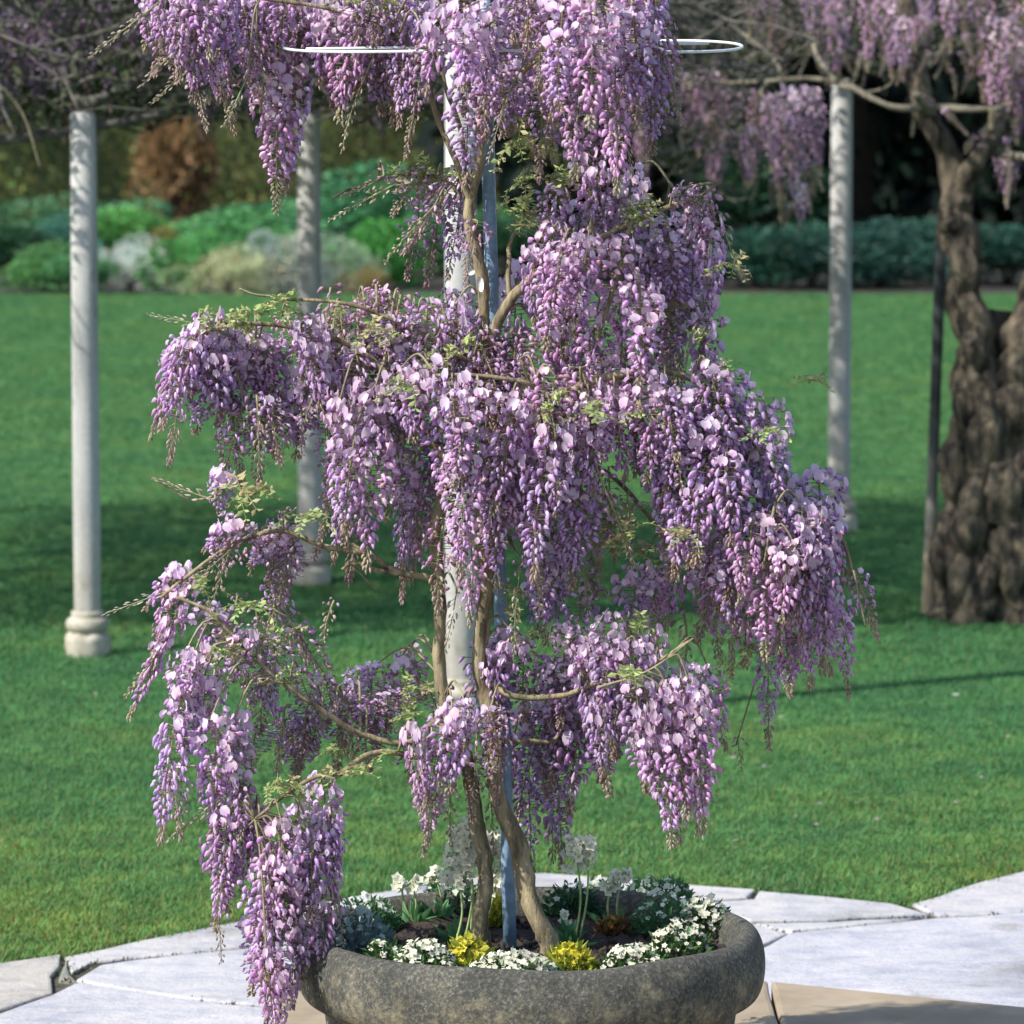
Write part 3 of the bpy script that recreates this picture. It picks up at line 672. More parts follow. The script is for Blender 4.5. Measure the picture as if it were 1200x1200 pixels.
RAC = """
200,-30,185,60,50,F,-.1;230,-20,228,120,60,P,-.15;255,-30,262,100,60,F,-.05;215,30,232,155,40,T,-.15;285,0,300,110,55,F,0;180,-10,172,62,45,F,0;300,40,305,132,30,T,-.1;190,0,105,70,30,S,-.1;215,50,158,98,24,S,-.1;228,78,176,122,24,S,-.1;290,90,262,150,32,S,-.1;250,70,268,160,36,T,.05;240,-20,250,70,60,F,-.15;212,-10,208,90,50,F,-.15;262,10,246,120,50,F,-.1
325,60,328,250,72,B,.1;345,80,325,225,58,F,.08;315,100,322,205,48,B,.15;350,20,352,120,55,B,.12;300,-10,310,80,60,B,.1
400,10,398,145,60,F,-.05;425,30,402,140,50,F,-.1;380,0,385,100,60,P,0;350,0,350,92,60,F,.05;440,60,405,182,27,S,-.1;450,10,450,112,50,T,0;420,-20,420,70,60,T,-.1;330,-10,335,60,60,F,-.05
480,20,470,150,50,F,-.05;500,50,478,185,40,T,-.08;520,10,505,110,55,P,-.1;465,80,455,150,35,T,0;490,-30,490,60,60,P,-.1;455,-20,455,60,55,T,-.1
545,10,545,105,60,P,-.15;575,5,570,100,55,P,-.1;560,40,562,122,45,P,-.12;600,20,590,120,45,T,-.05;615,60,605,152,50,B,.1;640,20,625,110,50,T,-.1;600,100,570,195,24,S,-.1;540,-40,540,50,60,T,-.1;600,-40,600,50,60,F,-.1;620,-20,620,60,60,T,-.15
660,0,655,130,70,P,-.2;700,-10,690,150,80,P,-.2;740,0,745,150,75,F,-.15;770,20,780,130,55,F,-.1;680,60,680,212,70,F,-.1;720,60,722,228,65,F,-.15;755,50,765,182,55,F,-.15;700,110,690,245,60,F,0;640,60,640,150,50,F,0;790,60,810,152,32,S,-.1;730,140,742,208,22,S,-.1;770,110,775,182,32,T,-.1;650,100,655,190,45,B,.1;680,-40,680,60,70,F,-.15;740,-40,742,50,70,P,-.15;640,-30,640,60,60,P,-.15;765,-30,775,60,50,F,-.1
690,170,690,270,70,B,0;655,210,650,275,45,F,0;740,200,745,300,60,B,0;720,230,725,330,80,B,.1;650,255,640,350,55,F,-.1;660,280,645,400,60,F,-.15;625,300,622,390,40,F,-.1;690,265,690,400,60,F,-.15;720,285,715,430,70,F,-.15;750,330,745,470,70,P,-.15;780,260,785,400,80,B,.1;810,240,820,390,60,B,.05;835,260,838,415,50,F,0;800,300,810,425,60,B,.1;820,225,847,300,45,F,0;845,250,870,328,24,S,0;700,375,695,500,60,F,-.1;650,370,655,470,60,F,-.05;760,390,770,480,60,B,.1;825,380,838,450,40,T,0;670,300,672,390,60,P,-.15;700,200,705,300,60,F,.0;760,290,765,380,60,B,.1;790,225,830,240,30,T,-.02
540,205,470,300,40,T,.05;520,215,500,335,60,T,.1;510,240,452,312,32,S,0;540,250,530,345,45,B,.1;470,212,385,262,27,S,0;560,260,540,335,40,T,0;450,205,398,232,24,S,0;500,205,450,250,50,T,.05;490,260,480,330,45,T,.1
230,385,190,505,50,F,-.1;215,405,183,515,45,F,-.1;240,370,225,465,45,P,-.1;235,380,172,368,22,S,0;205,440,192,545,42,T,-.05;270,415,230,462,42,F,-.05;290,425,312,475,45,F,0;265,455,275,575,45,T,-.05;300,395,330,455,45,P,-.05;360,375,370,475,55,P,-.1;380,400,365,475,50,F,-.05;350,440,335,525,40,T,0;385,470,370,600,42,T,0;400,355,410,445,60,T,0;440,345,440,445,70,T,0;470,345,470,455,70,T,-.05;500,355,505,455,60,T,-.05;420,395,430,505,60,T,0;460,410,455,515,60,T,0;535,365,540,465,50,F,-.05;560,385,570,480,45,T,0;290,385,300,460,50,T,0;330,370,345,440,50,T,0;260,385,265,440,45,T,0;300,450,310,540,35,T,0;420,350,470,360,40,T,0
420,485,395,640,70,F,-.15;440,495,430,650,65,F,-.15;410,510,380,640,45,F,-.1;400,530,362,655,42,T,0;470,495,465,620,60,B,0;480,535,460,660,45,P,-.05;497,560,490,685,50,B,.1;430,580,420,685,50,T,0;400,470,405,560,55,P,-.15;440,470,445,560,60,P,-.15
500,435,500,540,60,P,-.2;530,440,520,560,65,P,-.2;560,450,550,580,65,P,-.2;600,465,590,600,65,F,-.2;540,535,530,692,60,F,-.2;570,515,575,655,60,F,-.2;600,520,610,665,60,F,-.2;640,520,640,685,65,F,-.2;660,555,665,692,60,F,-.15;620,580,625,725,60,F,-.1;690,490,700,600,60,P,-.15;720,470,725,590,60,P,-.15;650,440,650,540,70,T,-.15;680,430,690,530,60,T,-.1;610,420,610,520,60,T,-.1;570,420,570,510,60,T,-.1;740,430,740,530,60,F,-.1;700,550,742,668,36,S,-.2;680,580,690,700,60,B,0;700,590,712,700,50,B,.1;640,630,650,755,55,B,.05;662,640,665,772,45,B,.05;520,610,520,722,55,F,-.1;550,600,540,715,50,F,-.1;610,655,610,775,27,S,-.1;535,690,522,765,27,S,-.1;480,610,475,705,35,T,0;610,470,620,560,60,P,-.2;650,500,655,600,60,P,-.2;580,560,590,690,55,F,-.15;700,480,700,560,60,F,-.15;520,500,510,610,60,F,-.15;470,450,480,540,60,P,-.15;590,400,600,470,60,T,0;630,390,630,470,60,T,0
760,430,770,560,70,P,-.15;790,440,800,580,75,F,-.15;830,425,840,560,70,F,-.15;858,435,870,570,65,F,-.1;883,475,900,600,55,F,-.05;840,490,835,650,75,F,-.15;800,510,795,680,75,F,-.15;770,530,780,660,60,F,-.1;900,535,915,650,55,B,0;870,550,865,700,75,F,-.15;920,565,935,660,50,B,0;835,590,840,722,70,F,-.1;900,590,905,762,70,F,-.15;940,610,940,762,60,P,-.15;962,632,970,792,60,F,-.1;950,670,945,800,50,F,-.1;968,597,1002,672,42,P,-.05;945,588,985,650,42,P,-.1;1005,675,1022,752,32,T,-.1;800,630,780,745,60,B,.1;830,650,830,785,60,B,.1;860,670,850,792,40,T,.05;880,690,890,795,60,B,0;900,740,908,880,45,B,.1;920,690,922,815,60,F,-.05;985,690,990,800,40,B,0;770,670,768,765,50,B,.15;800,710,802,795,50,B,.1;940,740,940,825,40,B,.05;865,865,864,905,18,S,.1;820,470,822,560,70,P,-.18;850,540,855,640,65,F,-.18;880,600,885,700,60,F,-.18;930,640,925,730,60,P,-.18;960,640,960,720,55,P,-.15;780,480,785,570,60,F,-.18;815,560,815,650,60,F,-.18;910,650,915,760,60,F,-.15;740,470,750,560,60,F,-.1;840,640,850,740,60,F,0;960,700,962,800,50,F,0;790,600,790,680,50,F,0
300,620,205,690,45,T,-.1;330,625,290,665,50,P,-.1;228,676,148,842,36,P,-.12;205,700,165,795,38,T,-.1;330,630,310,765,40,T,0;315,680,352,775,42,T,0;342,735,400,838,45,T,0;192,694,118,722,22,S,-.1;252,586,178,560,22,S,-.1;285,470,270,575,55,T,-.05;262,550,255,602,30,P,-.05;280,610,240,650,40,P,-.1;215,665,175,720,40,P,-.12;330,600,350,650,40,T,-.1;200,745,150,820,30,S,-.1
215,770,213,900,55,P,-.2;210,825,190,990,55,F,-.2;250,835,245,975,65,F,-.2;270,855,275,985,55,P,-.2;240,790,240,885,55,P,-.2;275,925,193,992,24,S,-.22;280,925,260,1060,70,F,-.2;265,955,250,1092,50,F,-.2;300,945,285,1045,45,F,-.2;256,1068,258,1128,28,S,-.2;205,900,195,985,40,T,-.18;250,900,262,980,50,F,-.18;230,760,222,820,40,P,-.2;275,840,290,905,40,P,-.15;255,980,262,1070,55,F,-.15
376,908,392,1050,55,F,-.2;350,945,345,1080,60,F,-.25;330,965,320,1110,72,F,-.25;388,955,397,1065,40,F,-.2;310,1015,310,1150,62,F,-.25;350,1035,350,1150,65,F,-.25;325,1065,316,1208,68,F,-.25;378,1035,375,1142,48,F,-.22;312,1110,322,1220,52,F,-.28;398,1050,394,1115,28,S,-.2;335,1000,335,1100,60,P,-.28;365,980,365,1080,55,F,-.25;345,1090,345,1180,50,F,-.26;330,1140,330,1225,45,P,-.28
380,795,395,885,50,T,-.05;400,810,412,895,50,T,-.05;440,780,440,868,60,T,.1;470,775,470,855,50,B,.1;430,835,440,905,50,T,0;300,765,332,845,45,P,-.12;350,785,372,855,40,T,-.1;290,740,270,800,40,P,-.15;480,760,490,820,40,T,.1;420,780,400,830,45,B,.1
545,810,530,905,60,P,-.15;530,835,500,965,55,F,-.15;490,840,485,945,45,P,-.15;560,845,555,965,52,T,-.05;520,890,505,1005,42,T,-.1;500,915,500,990,35,F,-.12;590,845,580,945,40,T,-.05;530,880,540,990,45,S,-.1;570,880,575,1000,40,S,-.02;575,830,590,880,45,T,-.1
600,735,590,830,55,F,0;620,755,620,845,60,T,0;650,770,650,855,60,T,0;640,830,630,985,70,B,.15;650,840,657,1005,60,B,.15;620,890,625,1025,50,B,.2;575,760,572,830,40,F,0;610,830,606,930,55,B,.1;660,800,665,900,45,B,.12;680,780,680,850,45,T,.05;645,910,650,1010,45,B,.16
690,755,700,865,60,P,-.1;720,735,720,855,60,P,-.15;700,815,705,905,40,F,-.15;760,735,765,835,60,P,-.1;745,800,755,935,65,F,-.2;780,795,785,965,72,P,-.2;810,815,820,975,58,F,-.2;770,875,770,995,60,F,-.2;800,875,800,992,50,F,-.2;830,795,842,885,45,B,0;725,825,720,935,27,S,-.15;680,735,700,805,45,P,-.1;755,660,775,745,50,B,.1;735,770,740,850,60,F,-.15;800,780,800,880,60,P,-.2;760,830,765,930,60,P,-.22;820,880,822,980,40,F,-.18;650,740,690,760,30,P,-.1
"""
twg = MB()
BRn = np.array(BR)
racs = []
for item in RAC.replace('\n', ';').split(';'):
    if not item.strip(): continue
    a_ = item.split(','); x0, y0, x1, y1, w_ = map(float, a_[:5]); kd = a_[5]; dy = float(a_[6]) + R.uniform(-.03, .03)
    if y0 < 130 and 490 < x0 < 800 and dy < -.06: dy -= .36
    if kd == 'F' and R.random() < .16: kd = 'B'
    if kd in 'FB' and 470 < x0 < 960 and 380 < y0 < 720 and R.random() < .13: kd = R.choice('SST')
    if kd in 'FPB' and x0 > 330 and 200 < y0 < 880:
        j_ = R.uniform(-20, 16); y0 += j_; y1 += j_ + R.uniform(-14, 10); x1 += R.uniform(-16, 16)
    elif kd == 'T': x1 += R.uniform(-14, 14)
    p0, p1 = W(x0, y0, dy), W(x1, y1, dy + R.uniform(-.04, .04))
    wm = w_ * (p0 - CAM).length / F
    o_ = add_raceme(tree, p0, p1, wm * .94, kd)
    racs.append((o_, p0, p1, wm, kd))
    dd = np.linalg.norm(BRn - np.array(p0), axis=1); j = int(dd.argmin())
    if dd[j] < .5:
        a, b_ = np.array(p0), BRn[j]; mid = (a + b_) / 2 + np.array([0, 0, .05 + .15 * dd[j]]) * (.6 if dd[j] > .05 else .1)
        P = smooth_path([b_, mid, a, a + (np.array(p1) - a) * .05], 4)
        tube(twg, P - np.array(tree.location), np.linspace(.0032, .0018, len(P)), 4)
print('racemes', len(racs))
tag(twg.obj('twigs', M_twig, tree), kind='stuff')

# further racemes deep inside the crown, past the 300 told apart: one joined part
FILL = [(770, 900, 450, 540, 7, 'PFT', -.16, -.02, 90, 130), (850, 960, 540, 650, 8, 'PFT', -.16, .0, 80, 120), (590, 700, 470, 580, 8, 'FPT', -.16, -.05, 80, 120), (640, 760, 640, 700, 4, 'BS', 0, .1, 60, 90), (380, 570, 335, 425, 38, 'TSS', -.02, .12, 70, 110), (560, 760, 375, 470, 22, 'TTSB', -.05, .15, 70, 120), (600, 760, 450, 600, 10, 'BTS', 0, .2, 80, 130), (760, 930, 445, 560, 10, 'SSTS', 0, .25, 90, 140), (800, 970, 560, 700, 10, 'SST', -.05, .25, 80, 130),
        (600, 840, 225, 360, 18, 'BFT', 0, .2, 90, 140), (190, 310, -30, 60, 8, 'TB', 0, .15, 70, 110), (330, 520, -30, 50, 14, 'TBF', 0, .15, 70, 110), (540, 780, -30, 110, 20, 'TFB', -.3, .1, 80, 130), (300, 520, 775, 860, 22, 'TTS', -.1, .1, 50, 80), (560, 690, 735, 850, 10, 'BT', 0, .2, 80, 130),
        (480, 620, 430, 590, 12, 'TS', -.05, .15, 90, 130), (200, 330, 368, 430, 5, 'PTS', -.1, .05, 60, 100), (340, 500, 350, 470, 14, 'TPSS', -.1, .05, 70, 110), (230, 330, 450, 520, 6, 'TS', -.1, 0, 60, 90), (240, 400, 690, 800, 10, 'TPS', -.16, -.05, 50, 80), (220, 420, 365, 440, 16, 'TSSP', -.1, .08, 60, 100), (260, 360, 600, 660, 6, 'TS', -.12, .02, 50, 80), (690, 830, 750, 830, 10, 'BF', -.1, .1, 70, 120), (300, 390, 950, 1060, 6, 'BF', -.2, -.1, 80, 120)]
fmb = MB(); loc0 = np.array(tree.location)
for fx0, fx1, fy0, fy1, fn, fk, fd0, fd1, fl0, fl1 in FILL:
    for i in range(fn):
        p0 = W(R.uniform(fx0, fx1), R.uniform(fy0, fy1), R.uniform(fd0, fd1)); L = R.uniform(fl0, fl1) / 550
        me, w0, Lv = R.choice([v for v in VAR[R.choice(fk)] if abs(math.log(v[2] / L)) < .45] or VAR['T'])
        nv = len(me.vertices); co = np.empty(nv * 3); me.vertices.foreach_get('co', co); cl = np.empty(nv * 4); me.attributes['tint'].data.foreach_get('color', cl)
        li = np.empty(len(me.loops), np.int32); me.loops.foreach_get('vertex_index', li); lt = np.empty(len(me.polygons), np.int32); me.polygons.foreach_get('loop_total', lt)
        nq = int((lt == 4).sum()); a = R.uniform(0, 6.28); ca, sa = math.cos(a), math.sin(a)
        co = co.reshape(-1, 3) * np.array([.95, .95, L / Lv]); tl = R.uniform(-.25, .25)
        co = np.stack([co[:, 0] * ca - co[:, 1] * sa + co[:, 2] * tl, co[:, 0] * sa + co[:, 1] * ca, co[:, 2]], 1)
        fmb.add(co + np.array(p0) - loc0, li[:nq * 4].reshape(-1, 4), li[nq * 4:].reshape(-1, 3), cl.reshape(-1, 4)[:, :3])
tag(fmb.obj('inner_racemes', M_petal, tree), kind='stuff')

# big open blossoms that can be told apart, children of their racemes
FLW = []
for i in range(5):
    mb = MB(); add_open(mb, np.zeros(3), np.eye(3), 1.0, R.uniform(.4, 1)); FLW.append(mb.mesh('open_flower', M_petal))
nfl = 0
for o_, p0, p1, wm, kd in racs:
    k = {'P': 4, 'F': 1 if R.random() < .55 else 0, 'B': 1 if R.random() < .3 else 0}.get(kd, 0)
    if nfl >= 290: break
    for j in range(k):
        t = R.uniform(.02, .42) if kd == 'P' else R.uniform(.02, .2)
        c = Vector(p0).lerp(Vector(p1), t)
        a = R.uniform(-1.1, 1.1)
        out = Vector((math.sin(a), -math.cos(a), 0))
        pos = c + out * wm * R.uniform(.30, .42)
        dirv = (out + Vector((R.uniform(-.6, .4), R.uniform(-.4, .3), R.uniform(-.35, .4)))).normalized()
        Rm = Matrix(frame(np.array(dirv), (R.uniform(-.9, .9), R.uniform(-.3, .3), 1)).tolist())
        s_ = R.uniform(.019, .027)
        fo = bpy.data.objects.new('flower', R.choice(FLW)); COL.objects.link(fo); fo.parent = o_
        q = o_.rotation_quaternion
        loc = q.inverted() @ (pos - Vector(tree.location) - o_.location)
        sc = o_.scale
        fo.location = (loc.x / sc.x, loc.y / sc.y, loc.z / sc.z)
        fo.rotation_euler = (q.inverted().to_matrix() @ Rm).to_euler()
        m_ = (sc.x + sc.z) / 2
        fo.scale = (s_ / m_,) * 3
        nfl += 1
print('flowers', nfl)

# young leaf sprays
def leaf_spray(nst):
    mb = MB()
    for s_ in range(nst):
        a = R.uniform(0, 6.28); el = R.uniform(.1, 1.2)
        d = np.array([math.cos(a) * math.cos(el), math.sin(a) * math.cos(el), math.sin(el)])
        L = R.uniform(.05, .10)
        P = np.array([d * L * t + np.array([0, 0, -.05 * t * t * (L / .08)]) for t in np.linspace(0, 1, 6)])
        g = R.uniform(.8, 1.25); base = np.array([.35, .42, .17]) * g if R.random() < .75 else np.array([.40, .36, .20]) * g
        tube(mb, P, np.linspace(.0012, .0006, 6), 3, base * .9, cap=False)
        sd = np.cross(d, (0, 0, 1)); sd /= np.linalg.norm(sd)
        for k in range(1, 6):
            for sg in (-1, 1):
                q = P[k]; ll = R.uniform(.012, .026) * (1 if k < 5 else .8)
                dr = sd * sg * .8 + d * .5 + np.array([0, 0, R.uniform(-.9, .1)]); dr = dr / np.linalg.norm(dr)
                sw = np.cross(dr, jitdir((0, 0, 1), .5)); sw = sw / np.linalg.norm(sw); nn = np.cross(dr, sw); w = ll * .26
                V = [q, q + dr * ll * .45 + sw * w + nn * w * .7, q + dr * ll, q + dr * ll * .45 - sw * w + nn * w * .7, q + dr * ll * .5]
                mb.add(V, None, [(0, 1, 4), (1, 2, 4), (2, 3, 4), (3, 0, 4)], hsv_jit(base, .25))
    return mb.mesh('leaf_spray', M_petal_leaf)
M_petal_leaf = petal('young_wisteria_leaves', .4, .5, .05)
LS = [leaf_spray(R.randint(5, 8)) for _ in range(4)]
LEAF = [(240, 690, -.15), (225, 712, -.15), (330, 352, -.1), (365, 348, -.1), (345, 362, -.08), (300, 372, -.1), (420, 398, -.12), (435, 385, -.1), (405, 402, -.1), (450, 405, -.1), (285, 712, -.18), (300, 735, -.18), (262, 772, -.2), (255, 790, -.2), (270, 760, -.18), (322, 930, -.26), (308, 948, -.26), (340, 925, -.26), (325, 945, -.26), (740, 245, -.02), (760, 252, -.02), (750, 238, 0), (775, 248, 0), (610, 215, .02), (620, 230, .02), (605, 250, .04), (635, 215, .03), (480, 205, .05), (500, 200, .05), (520, 205, .05), (620, 270, .05), (760, 492, -.18), (690, 480, -.2), (650, 470, -.2), (305, 575, -.12), (285, 580, -.12), (450, 795, .0), (480, 800, .0), (492, 840, -.1), (500, 810, 0), (740, 792, -.22), (300, 825, -.15), (320, 800, -.15), (600, 720, 0), (620, 750, -.02), (480, 460, -.2), (515, 425, -.1), (545, 410, -.05), (250, 690, -.15), (700, 640, .0), (740, 650, .1), (720, 620, .1), (740, 600, .12), (700, 690, .1), (420, 5, -.1), (450, 10, -.1), (600, 10, -.18), (640, 20, -.15), (260, 385, -.1), (285, 380, -.1), (410, 360, -.05), (380, 620, -.12), (350, 610, -.12), (880, 760, .05), (860, 780, .05), (650, 105, .1), (610, 160, .02), (630, 175, .02), (560, 640, -.1), (600, 690, .0), (745, 740, -.12), (840, 430, -.1), (335, 745, -.12), (345, 735, -.12), (400, 880, -.15), (395, 910, -.2), (410, 870, -.12), (455, 880, -.1)]
LEAF += [(R.uniform(480, 960), R.uniform(430, 640), R.uniform(-.2, .05)) for _ in range(9)] + [(R.uniform(560, 860), R.uniform(200, 420), R.uniform(-.1, .05)) for _ in range(6)] + [(R.uniform(200, 560), R.uniform(345, 420), R.uniform(-.12, .0)) for _ in range(3)]
LEAF = [l for i_, l in enumerate(LEAF) if not (l[0] < 480 and i_ % 5 in (1, 3))]
for x, y, dy in LEAF:
    o_ = put('leaf_spray', R.choice(LS), tree, W(x + R.uniform(-6, 6), y + R.uniform(-6, 6), dy - .03) - tree.location)
    o_.rotation_euler = (R.uniform(-.5, .5), R.uniform(-.5, .5), R.uniform(0, 6.28)); k = R.uniform(.6, 1.0); o_.scale = (k, k, k)

# support pole and training hoop
M_steel = plain('galvanised_blue_grey_steel', (.12, .21, .31), (.25, .37, .50), 30, .42, .15, .001)
M_steel.node_tree.nodes['Principled BSDF'].inputs['Metallic'].default_value = .0
M_hoop = plain('pale_hoop_metal', (.55, .60, .62), (.75, .77, .78), 40, .35, 0)
pole = thing('support_frame', W(598, 1112, .05), 'blue grey metal support pole with a pale training hoop at the top of the wisteria', 'plant support')
p0, p1 = W(598, 1118, .05), W(566, -30, .05)
mb = MB(); tube(mb, [Vector(p0).lerp(p1, k / 12) - pole.location for k in range(13)], .0145, 14); mb.obj('pole', M_steel, pole)
hc = W(600, 54, .05)
mb = MB(); hp = []
for k in range(65):
    a = k / 64 * 2 * math.pi
    hp.append(Vector((.487 * math.cos(a), .487 * math.sin(a), .487 * math.sin(a) * .017 + .004 * math.sin(3 * a))) + hc - pole.location)
tube(mb, hp, .0032, 8, cap=False); mb.obj('hoop', M_hoop, pole)
for k in range(2):
    a = .5 + k * math.pi / 2; d = Vector((.485 * math.cos(a), .485 * math.sin(a), .485 * math.sin(a) * .017))
    mb = MB(); tube(mb, [hc - d - pole.location, hc + d - pole.location], .0035, 6); mb.obj('spoke', M_hoop, pole)
# white tie tags on the stem
tg = thing('plant_tag', W(556, 328, -.03), 'two small white paper tags tied to the wisteria stem beside the pole', 'tag')
M_tag = plain('white_tag', (.70, .70, .66), (.80, .80, .77), 60, .6, 0)
for (x, y, w_, h_, an) in ((552, 319, 9, 7, .3), (563, 333, 8, 19, .08)):
    mb = MB(); pts = []
    for k in range(10):
        a = k / 10 * 6.283; pts.append((w_ / 2 * math.cos(a) / 550, 0, h_ / 2 * math.sin(a) / 550))
    pts = np.array(pts); ca, sa = math.cos(an), math.sin(an); pts = pts @ np.array([[ca, 0, sa], [0, 1, 0], [-sa, 0, ca]])
    c0 = np.array(W(x, y, -.03) - tg.location)
    V = np.vstack([pts + c0, pts + c0 + (0, .0015, 0), c0, c0 + (0, .0015, 0)])
    mb.add(V, [(i, (i + 1) % 10, 10 + (i + 1) % 10, 10 + i) for i in range(10)], [(20, i, (i + 1) % 10) for i in range(10)] + [(21, 10 + (i + 1) % 10, 10 + i) for i in range(10)])
    mb.obj('tag_leaf', M_tag, tg, smooth=False)

# ------------------------------------------------------------------ plants in the bowl
def B(px, py, h=SOIL):       # point on the soil under a pixel
    return G(px, py, h)
def clump(name, px, py, wpx, hpx, fcol, lcol, nf, nl, label, group, fsz=.011, lsz=.03, cat='plant', flat=1.0):
    base = B(px, py); wm = wpx / 545; hm = hpx / 545
    t = thing(name, base, label, cat, group)
    n = nl
    a = NR.uniform(0, 6.28, n); r_ = np.sqrt(NR.uniform(0, 1, n)) * wm / 2
    dome = np.sqrt(np.clip(1 - (r_ / (wm / 2)) ** 2, .05, 1))
    P = np.stack([r_ * np.cos(a), r_ * np.sin(a) * .8, dome * hm * NR.uniform(.15, .85, n)], 1)
    dr = np.stack([np.cos(a) * .6, np.sin(a) * .6, np.full(n, .6)], 1)
    mb = MB(); g = NR.uniform(.55, 1.35, (n, 1)); cards(mb, P, NR.uniform(.7, 1.3, n) * lsz, np.array(lcol)[None] * g, .38, dr, .08)
    o_ = mb.obj('foliage', M_leaf, t); o_['kind'] = 'stuff'
    if nf:
        mb = MB()
        a = NR.uniform(0, 6.28, nf); r_ = np.sqrt(NR.uniform(0, 1, nf)) * wm / 2 * .95
        dome = np.sqrt(np.clip(1 - (r_ / (wm / 2)) ** 2, .1, 1))
        for k in range(nf):
            c0 = np.array([r_[k] * math.cos(a[k]), r_[k] * math.sin(a[k]) * .8, dome[k] * hm * R.uniform(.75, 1.05)])
            d = jitdir((math.cos(a[k]) * .4, math.sin(a[k]) * .4 - .35, .8), .3); Rm = frame(d)
            s_ = fsz * R.uniform(.7, 1.2); cc = hsv_jit(fcol, .12, .03)
            V = [(0, 0, 0)]
            for j in range(10):
                b_ = j / 10 * 6.283; q = s_ * (.95 if j % 2 == 0 else .62); V.append((q * math.cos(b_), q * math.sin(b_), s_ * .25))
            mb.add(np.array(V) @ Rm.T + c0, None, [(0, 1 + j, 1 + (j + 1) % 10) for j in range(10)], np.array([np.array(cc) * (.9, .9, .6)] + [cc] * 10))
        o_ = mb.obj('blossom', M_white, t); o_['kind'] = 'stuff'
    return t
WH = (.80, .79, .72); GR = (.07, .19, .07); DG = (.035, .11, .05); YG = (.36, .40, .06)
ga, gi = 'low white flowers edging the bowl', 'green candytuft clumps in the bowl'
for px, py, w_, h_, nf, lab in ((497, 1148, 78, 46, 130, 'low cream white flower mound left of the front yellow clump, at the bowl rim'), (452, 1144, 56, 44, 28, 'green flower mound with few white blooms beside the blue grey clump'),
        (600, 1152, 110, 36, 170, 'low cream white flower mound at the front rim between the yellow clumps'), (742, 1145, 76, 38, 110, 'thin strip of white flowers at the rim right of the front yellow clump'),
        (796, 1124, 72, 44, 110, 'white flower mound at the right front rim of the bowl'), (826, 1098, 66, 50, 130, 'tall white flower mound at the right end of the bowl')):
    clump('alyssum_clump', px, py, w_, h_, WH, (.05, .12, .03), nf, 260, lab, ga, .0085, .022)
for px, py, w_, h_, nf, lab in ((430, 1092, 76, 46, 44, 'green leafy clump with white blooms at the left end of the bowl'), (530, 1072, 74, 52, 34, 'dark green clump with white blooms behind the trunks at left'),
        (668, 1078, 66, 52, 14, 'dark green clump behind the leaning trunk'), (708, 1066, 56, 40, 30, 'green clump with pale blooms at the back of the bowl'),
        (776, 1098, 74, 58, 34, 'green leafy clump with white blooms right of the bare soil'), (772, 1058, 80, 34, 26, 'green clump along the back right rim')):
    clump('candytuft_clump', px, py, w_, h_, (.72, .78, .74), GR if nf > 20 else DG, nf, 420, lab, gi, .009, .02)
clump('silver_clump', 414, 1124, 92, 60, (.50, .60, .62), (.16, .24, .24), 90, 420, 'blue grey leafy clump at the left front rim of the bowl', None, .009, .028)
for px, py, w_, h_, lab in ((548, 1140, 54, 44, 'yellow green primula clump in front of the left trunk'), (669, 1144, 50, 40, 'yellow primula clump at the foot of the leaning trunk'), (580, 1090, 26, 42, 'narrow yellow green clump behind the left trunk'), (719, 1098, 30, 22, 'small orange yellow clump on the bare soil')):
    clump('primula_clump', px, py, w_, h_, (.75, .66, .07) if 'orange' not in lab else (.65, .38, .06), YG if 'orange' not in lab else (.20, .12, .05), 60, 260, lab, 'yellow clumps in the bowl', .0095, .026)

M_stem = plain('pale_green_stems', (.20, .30, .10), (.34, .42, .18), 40, .6, 0)
def lily(px, py, htop, heads, label):
    base = B(px, py); t = thing('white_primula', base, label, 'flower', 'tall white flowers standing in the bowl')
    for (sx, sy, hx, hy, wpx, nf) in heads:
        top = W(hx, hy, base.y); s0 = B(sx, sy)
        mb = MB(); P = smooth_path([s0 - base, (s0 - base).lerp(top - base, .5) + Vector((R.uniform(-.014, .014), 0, 0)), top - base], 6); tube(mb, P, .0024, 6); mb.obj('stem', M_stem, t)
        mb = MB()
        for k in range(int(nf * 1.8)):
            a = R.uniform(0, 6.28); e = R.uniform(-.5, 1.1); rr_ = wpx / 545 * .5 * R.uniform(.25, 1.1)
            d = np.array([math.cos(a) * math.cos(e), math.sin(a) * math.cos(e), math.sin(e)]); c0 = np.array(top - base) + d * rr_ * (.8, .8, 1.0) + (R.uniform(-.008, .008), 0, R.uniform(-.02, .01))
            tube(mb, [np.array(top - base), c0], .0012, 3, (.35, .42, .2), cap=False)
            dd = jitdir(d + np.array([0, -.5, .1]), .2); Rm = frame(dd); s_ = R.uniform(.010, .0155)
            V = [(0, 0, -.004)]
            for j in range(10):
                b_ = j / 10 * 6.283; q = s_ * (1.0 if j % 2 == 0 else .68); V.append((q * math.cos(b_), q * math.sin(b_), s_ * R.uniform(.1, .35)))
            mb.add(np.array(V) @ Rm.T + c0, None, [(0, 1 + j, 1 + (j + 1) % 10) for j in range(10)], np.array([(.72, .74, .45)] + [np.array((.84, .83, .76)) * R.uniform(.92, 1.05)] * 10))
        mb.obj('flower_head', M_white, t)
    mb = MB(); n = 26; cards(mb, NR.normal(0, .006, (n, 3)) * (1, 1, .2), NR.uniform(.04, .075, n), np.array(GR)[None] * NR.uniform(.7, 1.5, (n, 1)), .25, np.stack([NR.normal(0, .6, n), NR.normal(0, .6, n), np.full(n, .7)], 1), .08)
    mb.obj('leaf_rosette', M_leaf, t)
